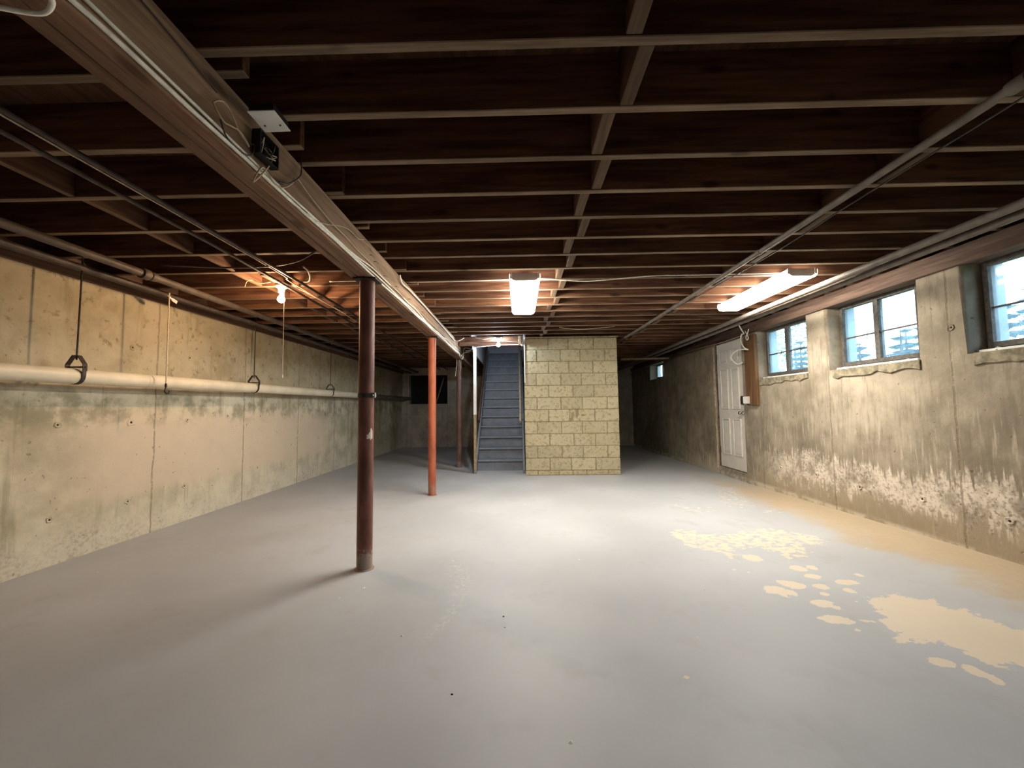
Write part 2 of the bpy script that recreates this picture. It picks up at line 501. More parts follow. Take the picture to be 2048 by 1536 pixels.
PA = [(1.634,2.634),(1.706,2.634),(1.782,2.573),(1.747,2.517),(1.669,2.504),(1.631,2.560)]
PB = [(1.504,2.561),(1.584,2.546),(1.654,2.463),(1.626,2.424),(1.575,2.438),(1.580,2.374),(1.530,2.425),(1.535,2.451),(1.474,2.452)]
PC = [(1.297,3.702),(1.547,3.759),(1.651,3.576),(1.913,3.658),(2.187,3.745),(2.391,3.709),(2.585,3.474),(2.528,3.271),(2.285,3.252),(2.249,3.074),(2.071,2.956),(1.898,2.920),(1.928,3.079),(1.855,3.189),(1.718,3.147),(1.563,2.924),(1.446,2.926),(1.512,3.085),(1.439,3.129),(1.287,3.222),(1.313,3.367),(1.259,3.499)]
PD1 = [(1.774,4.819),(1.937,4.517),(2.281,4.699),(2.059,4.252),(1.852,4.177),(1.668,4.304)]
PD2 = [(2.692,5.586),(3.037,5.643),(2.727,4.894),(2.628,4.406),(2.320,4.415),(2.306,4.749)]
PD3 = [(2.515,4.365),(2.754,4.358),(2.800,4.231),(2.544,4.198)]
ELL = [(1.856,2.544,.044,.042),(1.917,2.687,.053,.039),(1.910,2.821,.049,.063),(2.011,2.834,.031,.043),(1.804,2.444,.027,.026),(1.746,2.279,.020,.020),(1.986,2.487,.031,.034),(1.706,2.330,.069,.044),(1.648,2.162,.080,.046),(1.673,2.066,.015,.019),(1.823,1.817,.046,.040),(1.902,1.756,.036,.043),(1.922,1.699,.027,.033),(.682,1.716,.015,.012),(1.537,2.757,.014,.015),(1.463,2.799,.014,.016),(2.060,2.600,.071,.038),(1.708,3.008,.068,.063),(2.228,2.706,.024,.029)]
SM = [(-.460,2.869),(-.395,2.661),(-.384,2.469),(-.379,2.293),(-.399,2.160),(-.443,2.068),(-.477,1.984)]
def poly_sdf(px, py, poly):
    """signed distance, positive inside"""
    d = np.full(px.shape, 1e9); inside = np.zeros(px.shape, bool)
    n = len(poly)
    for i in range(n):
        ax, ay = poly[i]; bx, by = poly[(i + 1) % n]
        ex, ey = bx - ax, by - ay
        t = np.clip(((px - ax) * ex + (py - ay) * ey) / (ex * ex + ey * ey + 1e-9), 0, 1)
        d = np.minimum(d, np.hypot(px - ax - t * ex, py - ay - t * ey))
        c = ((ay > py) != (by > py)) & (px < (bx - ax) * (py - ay) / (by - ay + 1e-12) + ax)
        inside ^= c
    return np.where(inside, d, -d)
def make_floor():
    xs = np.unique(np.round(np.concatenate([np.arange(XL, 1.2, .1), np.arange(1.2, 2.75, .02), np.arange(2.75, XR, .05), [XL - .02, XR, XR + .06], np.arange(-.62, -.25, .02), np.arange(.62, .76, .02)]), 4))
    ys = np.unique(np.round(np.concatenate([np.arange(Y0, 1.6, .1), np.arange(1.6, 4.9, .02), np.arange(4.9, Y1, .1), [Y0, Y1]]), 4))
    gx, gy = np.meshgrid(xs, ys)
    wear = np.full(gx.shape, -1.0)
    for P, gain, top in ((BIG, 6, .80), (PA, 22, 1.1), (PB, 22, 1.1), (PC, 3.0, .53), (PD1, 1.6, .40), (PD2, 1.3, .385), (PD3, 2.0, .42)):
        wear = np.maximum(wear, np.minimum(.5 + gain * poly_sdf(gx, gy, P), top) if top > 1 else np.minimum(.30 + gain * poly_sdf(gx, gy, P), top))
    for cx, cy, a, b in ELL:
        q = np.hypot((gx - cx) / a, (gy - cy) / b)
        wear = np.maximum(wear, np.clip(.5 + (1 - q) * 1.0, -1, 1.1))
    sm = np.zeros(gx.shape)
    for i in range(len(SM) - 1):
        for t in np.linspace(0, 1, 6):
            cx = SM[i][0] + (SM[i + 1][0] - SM[i][0]) * t; cy = SM[i][1] + (SM[i + 1][1] - SM[i][1]) * t
            rad = .10 * max(.25, 1 - (i + t) / 7.5)
            sm = np.maximum(sm, np.clip(1.2 - np.hypot(gx - cx, gy - cy) / rad, 0, 1))
    nx, ny = len(xs), len(ys)
    gz = floor_z(gx, gy)
    vs = np.stack([gx, gy, gz], -1).reshape(-1, 3)
    ii = np.arange(nx * ny).reshape(ny, nx)
    fs = np.stack([ii[:-1, :-1], ii[:-1, 1:], ii[1:, 1:], ii[1:, :-1]], -1).reshape(-1, 4)
    me = bpy.data.meshes.new('floor')
    me.from_pydata(vs.tolist(), [], fs.tolist())
    for nm, arr in (('wear', wear), ('smear', sm)):
        at = me.attributes.new(nm, 'FLOAT', 'POINT'); at.data.foreach_set('value', arr.reshape(-1).astype(np.float32))
    me.polygons.foreach_set('use_smooth', [True] * len(me.polygons))
    me.materials.append(M['floor'])
    o = bpy.data.objects.new('floor', me); COL.objects.link(o)
    return struct(o, 'grey painted concrete floor worn through to pale patches on the right')
make_floor()

# ------------------------------------------------------------------ poured walls
def crater(side, y, z, r, parent, seed):
    """spalled form-tie hole: raised ragged rim, sunken centre"""
    q = random.Random(seed); n = 11; vs = []; fs = []
    sx = 1 if side == 'left' else -1
    x0 = XL if side == 'left' else XR
    rings = [(1.0, -.003), (.72, .007), (.42, .004), (.22, .0015)]
    jit = [q.uniform(.75, 1.2) for _ in range(n)]
    for rr, hh in rings:
        for k in range(n):
            a = 2 * math.pi * k / n
            vs.append((x0 + sx * hh, y + math.cos(a) * r * rr * jit[k], z + math.sin(a) * r * rr * jit[k]))
    for i in range(len(rings) - 1):
        for k in range(n):
            fs.append((i * n + k, i * n + (k + 1) % n, (i + 1) * n + (k + 1) % n, (i + 1) * n + k))
    fs.append(tuple((len(rings) - 1) * n + k for k in range(n)))
    b = MB().add(vs, fs)
    o = b.build('form_tie_spall', M[side], parent)
    d = MB().lathe([(r * .24, 0), (r * .24, .0012)], n=8)
    h = d.build('tie_hole', M['dark'], o)
    h.matrix_world = Matrix.Translation((x0 + sx * .0016, y, z)) @ Matrix.Rotation(sx * math.pi / 2, 4, 'Y')
    return o

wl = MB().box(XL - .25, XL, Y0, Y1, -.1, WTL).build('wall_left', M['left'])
struct(wl, 'tan stained poured concrete wall on the left')
for i, (y, z) in enumerate([(2.916,1.042),(3.479,1.04),(4.081,1.044),(4.647,1.075),(5.25,1.06),(5.803,1.066),(7.01,1.063),(2.898,.342),(3.481,.341),(4.069,.362),(5.216,.38),(3.46,1.716),(4.08,1.70),(2.3,1.05),(2.3,.34)]):
    crater('left', y, z, .030 if i != 1 else .045, wl, i)

# right wall outline (y,z) going +y along the base, back along the top with notches
WIN = [(-.1, .42), (1.21, .42), (2.525, .42), (3.832, .42), (5.11, .42)]   # centre y, half width of glazing opening
SILLZ = 1.49
def right_wall():
    front = []; back = []
    def P(y, z, yb=None, zb=None):
        front.append((y, z)); back.append((y if yb is None else yb, z if zb is None else zb))
    P(Y0, -.1)
    P(5.94, -.1); P(5.94, WTR); P(5.945, WTR)   # door notch (open to the top, lintel plate closes it)
    front.pop(); back.pop()
    front.pop(); back.pop(); front.pop(); back.pop()
    P(5.94, -.1); P(5.94, .115); P(6.76, .115); P(6.76, -.1)
    P(Y1, -.1); P(Y1, WTR)
    P(10.08, WTR, 10.04); P(10.08, 1.80, 10.04, 1.84); P(9.14, 1.80, 9.22, 1.84); P(9.14, WTR, 9.22)
    P(6.76, WTR); P(6.76, .115); P(5.94, .115); P(5.94, WTR)
    return front, back
def extrude_wall(front, back, x0, x1, name, mat):
    n = len(front)
    vs = [(x0, *p) for p in front] + [(x1, *p) for p in back]
    fs = [tuple(range(n)), tuple(range(2 * n - 1, n - 1, -1))] + [(k, (k + 1) % n, (k + 1) % n + n, k + n) for k in range(n)]
    return MB().add(vs, fs)
def wall_right():
    # pieces: runs between openings, extruded separately but kept as one mesh
    m = MB()
    def run(pts_f, pts_b):
        b = extrude_wall(pts_f, pts_b, XR, XR + .27, 'w', None)
        m.add(b.v, b.f)
    # lower dado front section (camera side to the door) with window notches
    f = [(Y0, -.1), (5.94, -.1), (5.94, WTR)]; bk = list(f)
    for c, hw in sorted(WIN, reverse=True):
        l, r = c + hw + .035, c - hw - .085
        f += [(l, WTR), (l, SILLZ), (r, SILLZ), (r, WTR)]
        bk += [(c + hw, WTR), (c + hw, 1.525), (c - hw, 1.525), (c - hw, WTR)]
    f += [(Y0, WTR)]; bk += [(Y0, WTR)]
    run(f, bk)
    f = [(6.76, -.1), (Y1, -.1), (Y1, WTR), (10.08, WTR), (10.08, 1.80), (9.14, 1.80), (9.14, WTR), (6.76, WTR)]
    bk = [(6.76, -.1), (Y1, -.1), (Y1, WTR), (10.04, WTR), (10.04, 1.84), (9.22, 1.84), (9.22, WTR), (6.76, WTR)]
    run(f, bk)
    # door threshold
    m.box(XR + .012, XR + .27, 5.94, 6.76, -.1, .118)
    me = bpy.data.meshes.new('wall_right'); me.from_pydata(m.v, [], m.f)
    bm = bmesh.new(); bm.from_mesh(me); bmesh.ops.recalc_face_normals(bm, faces=bm.faces)
    es = []
    for e in bm.edges:
        a, b2 = e.verts
        if abs(a.co.x - XR) < 1e-4 and abs(b2.co.x - XR) < 1e-4 and a.co.z > 1.4 and b2.co.z > 1.4 and abs(a.co.y - b2.co.y) < .01 and Y0 + .1 < a.co.y < Y1 - .1:
            es.append(e)
    bmesh.ops.bevel(bm, geom=es, offset=.022, segments=4, affect='EDGES', profile=.5)
    bm.to_mesh(me); bm.free()
    me.materials.append(M['right'])
    o = bpy.data.objects.new('wall_right', me); COL.objects.link(o)
    return struct(o, 'stained poured concrete wall with basement windows on the right')
wr = wall_right()
for i, (y, z) in enumerate([(4.567,.329),(4.0,.307),(3.395,.328),(2.81,.312),(3.073,1.71),(5.17,.32),(2.2,.31)]):
    crater('right', y, z, .036, wr, 40 + i)
# crumbling sill slabs, slightly proud of the wall face
def sill(c, hw, low, seed, parent):
    q = random.Random(seed); y0, y1 = c - hw - .09, c + hw - .01
    top = [(y0, SILLZ + .002), (y1, SILLZ + .002)]
    n = 14; bot = []
    for k in range(n + 1):
        y = y1 + (y0 - y1) * k / n
        bot.append((y, low + q.uniform(-.012, .012) + (.03 if k > n * .55 else 0) * q.uniform(.2, 1)))
    b = MB().prism(top + bot, 'x', XR - .014, XR + .05)
    b.build('sill_slab', M['sill'], parent, bevel=.004)
for i, (c, hw) in enumerate(WIN[1:]):
    sill(c, hw, 1.405, i, wr)

def back_wall():
    m = MB()
    m.box(XL - .25, -3.29, Y1, Y1 + .25, -.1, 2.61); m.box(-2.145, XR + .27, Y1, Y1 + .25, -.1, 2.60)
    m.box(-3.29, -2.145, Y1, Y1 + .25, -.1, 1.28); m.box(-3.29, -2.145, Y1, Y1 + .25, 2.15, 2.60)
    m.box(-3.29, -2.145, Y1 + .23, Y1 + .25, 1.28, 2.15)
    return struct(m.build('wall_back', M['back']), 'shadowed poured concrete wall at the far end')
wb = back_wall()
MB().box(-3.285, -2.15, Y1 + .2, Y1 + .229, 1.285, 2.145).build('boarded_opening', M['dark'], wb)
struct(MB().box(XL - .25, XR + .27, Y0 - .25, Y0, -.1, 2.61).build('wall_front', M['back']), 'poured concrete wall behind the viewpoint')

# ------------------------------------------------------------------ sill plates and rim boards
def plate(name, x0, x1, xi0, xi1, z0, label, mat='plate'):
    o = empty(name); struct(o, label)
    MB().box(x0, x1, Y0, Y1, z0, z0 + .086).build('sill_board', M[mat], o, bevel=.004)
    MB().box(xi0, xi1, Y0, Y1, z0 + .087, JZ - .001).build('sill_board', M[mat], o, bevel=.004)
    return o
tl = plate('trim_1', XL - .25, XL + .03, XL - .25, XL - .05, WTL, 'shade-darkened wooden sill plate along the top of the left wall', 'subfloor')  # darker subfloor wood stands in for shade along the wall top
MB().box(XL - .25, XL - .2, Y0, Y1, JZ, JT).build('rim_board', M['plate'], tl)
tr = plate('trim_2', XR - .03, XR + .27, XR + .05, XR + .27, WTR, 'reddish wooden sill plate above the basement windows')
MB().box(XR + .22, XR + .27, Y0, Y1, JZ, JT).build('rim_board', M['plate'], tr)

# ------------------------------------------------------------------ ceiling: subfloor, joists, bridging
SX0, SX1, SY0, SY1 = -.81, .10, 6.66, 10.06       # stairwell opening
cb = MB()
cb.box(XL - .25, SX0, Y0, Y1, JT, JT + .03); cb.box(SX1, XR + .27, Y0, Y1, JT, JT + .03)
cb.box(SX0, SX1, Y0, SY0, JT, JT + .03); cb.box(SX0, SX1, SY1, Y1, JT, JT + .03)
ceil = struct(cb.build('ceiling', M['subfloor']), 'dark wooden subfloor carried on exposed joists')
rj = [1.224 + .3048 * k for k in range(-12, 35)]
rj = [y for y in rj if Y0 < y < Y1 - .05]
def joist_obj(mesh_cache, x0, x1, y, z0=JZ, dz=0.0):
    key = (round(x0, 2), round(x1, 2))
    if key not in mesh_cache:
        b = MB().box(x0 - (x0 + x1) / 2, x1 - (x0 + x1) / 2, 0, .038, 0, JT - JZ - .001)
        me = b.mesh('joist', bevel=.003); me.materials.append(M['joist']); under(me, M['joist_under']); mesh_cache[key] = me
    o = bpy.data.objects.new('joist', mesh_cache[key]); COL.objects.link(o)
    o.parent = ceil; o.location = ((x0 + x1) / 2, y, z0 + dz)
    return o
mc = {}
for y in rj:
    dz = rnd.uniform(0, .004)
    if SY0 - .12 < y < SY1 + .02:
        joist_obj(mc, .125, XR + .2, y, dz=dz)
        if y < SY0 + .3: pass
    else:
        joist_obj(mc, -1.23, XR + .2, y, dz=dz)
lj = [1.310 + .403 * k for k in range(-9, 26)]
ljx = []
for y in lj:
    if not (Y0 < y < Y1 - .05): continue
    for r in rj:
        if abs(y - r) < .040:
            y = r + .0392 if y >= r else r - .0392
    ljx.append(y)
    xe = -.99 + rnd.choice((0, .03, -.02, .02))
    joist_obj(mc, XL - .2, xe, y, dz=rnd.uniform(0, .004))
# bridging blocks between joists
def bridging(ys, xc, off, seq, hw=.027):
    cache = {}
    for i in range(len(ys) - 1):
        a, b = ys[i] + .0385, ys[i + 1] - .0005
        L = b - a
        if L < .1: continue
        k = round(L, 3)
        if k not in cache:
            me = MB().box(-hw, hw, 0, L, 0, .222).mesh('bridging_block', bevel=.003)
            me.materials.append(M['bridging']); under(me, M['bridging_under']); cache[k] = me
        x = xc + off * seq[i % len(seq)] + rnd.uniform(-.006, .006)
        o = bpy.data.objects.new('bridging_block', cache[k]); COL.objects.link(o)
        o.parent = ceil; o.location = (x, a, JZ + .006)
rv = [y for y in rj if y > -.2]
i0 = min(range(len(rv)), key=lambda i: abs(rv[i] - 1.224))
seqr = [(-1 if ((i - i0) // 1) % 2 else 1) for i in range(len(rv))]
bridging(rv, .418, .030, seqr)
bridging(rv, 1.985, .032, seqr)
bridging([y for y in ljx if y > .2], -2.495, .018, [1, -1], .018)

# ------------------------------------------------------------------ girder
gb = empty('wooden_girder', (-1.14, 4.6, 2.095))
tag(gb, 'long built-up wooden girder running under the joists on the steel posts', 'beam')
def gx(y): return -1.135 - .0035 * (y - 1)
for k, (dz0, tint) in enumerate(((0, 0), (.003, 0), (.0, 0))):
    xa = (k - 1.5) * .0517; xb = xa + .0485
    vs = []
    for y in (Y0, Y1):
        c = gx(y)
        for z in (2.095 + dz0, JZ - .0015):
            vs += [(c + xa, y, z), (c + xb, y, z)]
    b = MB().add(vs, [(0, 1, 3, 2), (4, 6, 7, 5), (0, 4, 5, 1), (2, 3, 7, 6), (0, 2, 6, 4), (1, 5, 7, 3)])
    o = b.build('girder_ply', M['beam'], None, bevel=.004); under(o.data, M['beam_under'])
    o.parent = gb; o.matrix_parent_inverse = Matrix.Translation((1.14, -4.6, -2.095))
# staple nails driven through the side (bent dark spikes)
for (y, z) in ((2.75, 2.24), (2.84, 2.225), (3.05, 2.19), (3.35, 2.20), (3.75, 2.20), (4.3, 2.21)):
    n = MB().tube([(gx(y) + .075, y - .005, z), (gx(y) + .092, y, z + .002), (gx(y) + .094, y + .045, z + .004)], .0022, 5)
    o = n.build('bent_nail', M['black'], gb); o.matrix_parent_inverse = Matrix.Translation((1.14, -4.6, -2.095))

# ------------------------------------------------------------------ posts
def post(name, x, y, r, top, mat, label, lean=0.0, strap=False):
    o = empty(name, (x, y, 0)); tag(o, label, 'column')
    b = MB().lathe([(r, 0), (r, .02), (r, top - .012 - .02), (r * .985, top - .012)], n=32)
    sh = b.build('pipe_shaft', mat, o, auto=True)
    MB().box(-.085, .085, -.07, .07, top - .012, top).build('cap_plate', M['iron'], o, bevel=.002)
    MB().lathe([(r * 1.25, 0), (r * 1.25, .004), (r * 1.04, .006)], n=24).build('base_plate', mat, o)
    if strap:
        MB().lathe([(r + .0025, -.016), (r + .004, -.012), (r + .004, .012), (r + .0025, .016)], (0, 0, 1.232), 32).build('strap', M['iron'], o, smooth=False)
        c = MB().box(r - .004, r + .022, -.030, -.006, 1.214, 1.252)
        cl = c.build('strap_clamp', M['galv'], o, bevel=.003)
        MB().tube([(r + .010, -.05, 1.233), (r + .010, .015, 1.233)], .005, 8).build('clamp_bolt', M['galv'], cl)
        q = random.Random(3)
        # scraped patch of bare primer wrapped on the shaft
        for (a0, z0, wa, hz) in ((-.50, .955, .36, .085), (-.85, .935, .30, .04)):
            n = 14; vs = [(0, 0, 0)]; 
            pts = []
            for k in range(n):
                a = 2 * math.pi * k / n; j = q.uniform(.6, 1.15)
                an = a0 + math.cos(a) * wa * j; z = z0 + math.sin(a) * hz * .5 * j
                pts.append(((r + .0012) * math.cos(an), (r + .0012) * math.sin(an), z))
            cz = ((r + .0014) * math.cos(a0), (r + .0014) * math.sin(a0), z0)
            mb = MB().add([cz] + pts, [(0, 1 + k, 1 + (k + 1) % n) for k in range(n)])
            mb.build('paint_chip', M['chip'], o)
    o.rotation_euler = (0, lean, 0)
    return o
post('support_post', -1.118, 2.852, .0545, 2.0935, M['col1'], 'nearest steel support post, dark oxide brown with a clamp band', 0.0, True)
post('support_post', -1.158, 5.215, .0505, 2.0935, M['col2'], 'brighter orange-red steel support post behind the nearest one', 0.0)
post('support_post', -1.176, 7.66, .050, 2.0935, M['col3'], 'farthest dull brown support post left of the stairs', 0.004)

# ------------------------------------------------------------------ block chase
CZ = [2.308, 2.112, 1.909, 1.706, 1.502, 1.299, 1.096, .893, .690, .487, .284, .080, .002]
CX = [[.109,.503,.843,1.273,1.667],[.106,.306,.709,1.042,1.460,1.666],[.103,.507,.850,1.257,1.666],[.101,.294,.707,1.055,1.466,1.668],[.098,.500,.911,1.263,1.670],[.095,.304,.704,1.061,1.481,1.670],[.094,.492,.849,1.269,1.672],[.095,.302,.707,1.057,1.471,1.669],[.097,.506,.910,1.270,1.671],[.099,.296,.709,1.064,1.470,1.670],[.100,.504,.859,1.265,1.672],[.100,.301,.650,.882,1.114,1.471,1.671]]
YB = 6.634
chase = MB().box(.112, 1.662, YB + .007, 8.2, 0, 2.31).build('wall_block_chase', M['mortar'])
struct(chase, 'cream cinder block chase wall beside the stairs')
for i, xs in enumerate(CX):
    z1 = CZ[i] - .0052; z0 = CZ[i + 1] + .0052
    for k in range(len(xs) - 1):
        a = xs[k] + (.007 if k else -.002); b = xs[k + 1] - (.007 if k < len(xs) - 2 else -.002)
        yy = YB + rnd.uniform(-.002, .003)
        deep = YB + .20 if k == len(xs) - 2 else YB + .09
        if k == len(xs) - 2: deep = YB + .197 + (.2 if i % 2 else 0)
        m = MB().box(a, b, yy, deep, z0, z1)
        o = m.build('cinder_block', M['block'], chase, bevel=.006, seg=1)
    # return face on the right-hand side
    y = YB + .203 + (.2 if i % 2 else 0)
    while y < 8.1:
        ye = min(y + .396, 8.2)
        MB().box(1.56, xs[-1] + .002, y, ye, z0, z1).build('cinder_block', M['block'], chase, bevel=.006)
        y += .4064
MB().box(.13, 1.70, YB + .01, YB + .20, 2.312, JZ - .002).build('top_plate_board', M['railz'], chase, bevel=.004)
MB().box(.096, .112, YB - .012, YB + .03, 1.55, 2.30).build('corner_strip', M['white'], chase, bevel=.003)
# mortar smears stuck on the face
q = random.Random(11)
for (cx, cz, rx, rz, nn) in ((.97, 1.03, .035, .09, 12), (.90, 1.0, .03, .07, 10), (1.07, 1.0, .045, .022, 10), (.98, 1.10, .05, .02, 10), (.88, .93, .05, .03, 10)):
    pts = []
    for k in range(nn):
        a = 2 * math.pi * k / nn; j = q.uniform(.55, 1.15)
        pts.append((cx + math.cos(a) * rx * j, YB - .004, cz + math.sin(a) * rz * j))
    back = [(p[0], YB + .004, p[2]) for p in pts]
    MB().add([(cx, YB - .011, cz)] + pts + back, [(0, 1 + k, 1 + (k + 1) % nn) for k in range(nn)] + [(1 + k, 1 + nn + k, 1 + nn + (k + 1) % nn, 1 + (k + 1) % nn) for k in range(nn)]).build('mortar_smear', M['mortar'], chase)

# ------------------------------------------------------------------ staircase
st = empty('staircase', (-.355, 7.0, 0)); tag(st, 'steep grey painted wooden staircase between the post and the block wall', 'staircase')
def stp(b, name, mat, **k):
    o = b.build(name, mat, None, **k); o.parent = st
    o.matrix_parent_inverse = Matrix.Translation((.355, -7.0, 0)); return o
RUN, RISE, NY = .226, .194, 6.93
SXL, SXR = -.765, .052
for n in range(1, 13):
    yn = NY + RUN * n; z = RISE * n
    t = stp(MB().box(SXL, SXR, yn, yn + RUN + .035, z - .030, z), 'tread', M['stair'], bevel=.005)
    ed = MB().box(SXL + .004, SXR - .004, yn - .002, yn + .012, z - .012, z + .0015).build('lit_edge', M['nosing'], t, bevel=.001)  # lighter strip paints the highlight along each tread nose
    stp(MB().box(SXL, SXR, yn + .040, yn + .056, z - RISE, z - .031), 'riser', M['stair'])
yn = NY + RUN * 13
stp(MB().box(SXL, SXR, yn, 10.05, RISE * 13 - .03, RISE * 13), 'landing', M['stair'], bevel=.004)
stp(MB().box(SXL, SXR, yn + .026, yn + .042, RISE * 12, RISE * 13 - .031), 'riser', M['stair'])
for x0, x1 in ((-.802, -.766), (.053, .089)):
    sl = RISE / RUN
    ya, yb = 6.86, NY + RUN * 13
    top = lambda y: (y - NY) * sl + .06
    prof = [(ya, 0), (ya, .06), (7.02, top(7.02)), (yb, top(yb)), (yb, top(yb) - .30), (7.02 + .27, 0)]
    stp(MB().prism(prof, 'x', x0, x1), 'stringer', M['stair'], bevel=.003)
hr = MB().bar((.018, 7.08, .87), (.018, 9.25, 2.735), .038, .075)
stp(hr, 'handrail', M['railz'], bevel=.006)
stp(MB().bar((-.738, 7.14, .90), (-.738, 9.3, 2.755), .038, .09), 'handrail', M['raild'], bevel=.006)
for yb_ in (7.2, 8.3, 9.1):
    z = .87 + (yb_ - 7.08) * .8594
    stp(MB().tube([(.018, yb_, z - .03), (.055, yb_, z - .06), (.088, yb_, z - .06)], .006, 6), 'rail_bracket', M['black'])
# stair enclosure
sw = MB()
sw.box(SX0 - .02, SX0, SY0, SY1, JZ, 4.6); sw.box(SX0 - .02, SX0, 6.995, SY1, 2.15, JZ)
lining = struct(sw.build('wall_stair_left', M['partition']), 'lavender grey lining of the stairwell on its left')
struct(MB().box(SX1 - .004, SX1 + .02, SY0, SY1, JZ - .03, 4.6).build('wall_stair_right', M['partition']), 'lining of the stairwell on its right')
struct(MB().box(SX0 - .02, SX1 + .02, SY1, SY1 + .02, 2.40, 4.6).build('wall_stair_top', M['partition']), 'wall with a grey door at the head of the stairs')
struct(MB().box(SX0 - .02, SX1 + .02, SY0 - .02, SY1 + .02, 4.6, 4.62).build('ceiling_stair', M['partition']), 'ceiling over the stairwell')
struct(MB().box(SX0 - .02, SX1 + .02, SY0 - .02, SY0, JT + .03, 4.6).build('wall_stair_front', M['partition']), 'wall above the stair header')
d3 = struct(empty('door_3', (-.355, SY1 - .02, 2.53)), 'plain grey door at the head of the stairs')
MB().box(-.38, .38, -.015, .015, 0, 1.98).build('door_slab', M['partition'], d3, bevel=.003)
MB().lathe([(.012, 0), (.012, .03), (.027, .04), (.027, .06), (.01, .07)], n=12).build('door_knob', M['black'], d3).matrix_local = Matrix.Translation((.31, -.015, .95)) @ Matrix.Rotation(math.pi / 2, 4, 'X')
# header boards at the stair opening
hd = empty('stair_header', (-.4, 6.58, 2.25)); tag(hd, 'stepped brown header boards over the stair opening', 'header')
for y0, y1, z0, z1, xa, xb in ((6.545, 6.583, 2.255, JZ - .001, -1.06, .0), (6.95, 6.988, 2.245, JZ - .001, -1.06, .09)):
    o = MB().box(xa, xb, y0, y1, z0, z1).build('header_board', M['joist'], None, bevel=.003)
    o.parent = hd; o.matrix_parent_inverse = Matrix.Translation((.4, -6.58, -2.25))
o = MB().box(.002, .042, 6.52, 6.60, 2.20, JZ - .003).build('end_stud', M['stub'], None, bevel=.002); o.parent = hd; o.matrix_parent_inverse = Matrix.Translation((.4, -6.58, -2.25))
o = MB().box(.05, .088, 6.55, 6.60, 2.17, JZ - .003).build('end_stud', M['galv'], None, bevel=.002); o.parent = hd; o.matrix_parent_inverse = Matrix.Translation((.4, -6.58, -2.25))
# slim painted post beside the stairs
pp = empty('partition_stud', (-.80, 6.86, 0)); tag(pp, 'slim white painted stud at the left edge of the stairs with dark latch', 'stud')
MB().box(0, .048, 0, .09, 1.02, 2.195).build('painted_length', M['white'], pp, bevel=.003)
MB().box(.001, .047, .001, .089, 0, 1.02).build('bare_length', M['railz'], pp, bevel=.003)
lt = MB().lathe([(.020, 0), (.022, .008), (.008, .012), (.008, .03), (.02, .036), (.018, .05)], n=12).build('latch_knob', M['black'], pp)
lt.matrix_local = Matrix.Translation((.002, .03, 1.545)) @ Matrix.Rotation(-math.pi / 2, 4, 'Y')

# ------------------------------------------------------------------ windows
def window(idx, c, hw, z0, z1, label):
    o = struct(empty('window_%d' % idx, (XR + .14, c, z0)), label)
    H = z1 - z0; f = .035
    m = MB()
    m.box(-.028, .028, -hw, -hw + f, 0, H); m.box(-.028, .028, hw - f, hw, 0, H)
    m.box(-.028, .028, -hw + f, hw - f, 0, f + .005); m.box(-.028, .028, -hw + f, hw - f, H - f, H)
    m.build('window_frame', M['sash'], o, bevel=.002)
    MB().box(-.026, .026, -.026, .026, f + .005, H - f).build('mullion', M['sash'], o, bevel=.002)
    zm = H * .46
    for a, b in ((-hw + f, -.026), (.026, hw - f)):
        MB().box(-.010, .010, a, b, zm - .006, zm + .006).build('muntin', M['sash'], o)
        for u, v in ((f + .005, zm - .006), (zm + .006, H - f)):
            MB().box(-.0015, .0015, a, b, u, v).build('pane', M['glass'], o)
    # latch hook hanging from the meeting rail
    MB().tube(smooth_path([(-.03, .03, zm + .01), (-.045, .05, zm + .015), (-.05, .075, zm - .01), (-.05, .08, zm - .06)], 4), .003, 5).build('latch_hook', M['black'], o)
    # reveal: outer jambs, sky's blue put into their white paint
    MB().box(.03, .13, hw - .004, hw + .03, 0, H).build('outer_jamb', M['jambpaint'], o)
    # strip of daylit paint on the inner sill
    MB().box(-.085, -.030, -hw - .01, hw + .01, -.032, -.012).build('stool_board', M['white'], o, bevel=.003)
    return o
labs = ['basement window behind the viewpoint on the right wall', 'basement window just right of the viewpoint', 'four-pane basement window cut by the right edge of the view', 'four-pane basement window in the middle of the right wall', 'four-pane basement window nearest the white door']
for i, (c, hw) in enumerate(WIN):
    window(5 - i, c, hw, 1.527, WTR, labs[i])
fw = struct(empty('window_6', (XR + .17, 9.62, 1.83)), 'small bright window far down the right wall')
m = MB(); m.box(-.02, .02, -.41, -.37, 0, .34); m.box(-.02, .02, .37, .41, 0, .34); m.box(-.02, .02, -.37, .37, 0, .03); m.box(-.02, .02, -.37, .37, .31, .34)
m.build('window_frame', M['sash'], fw)
MB().box(-.015, .015, -.02, .02, .03, .31).build('mullion', M['sash'], fw)
for a, b in ((-.37, -.02), (.02, .37)):
    MB().box(-.0015, .0015, a, b, .03, .31).build('pane', M['glass'], fw)
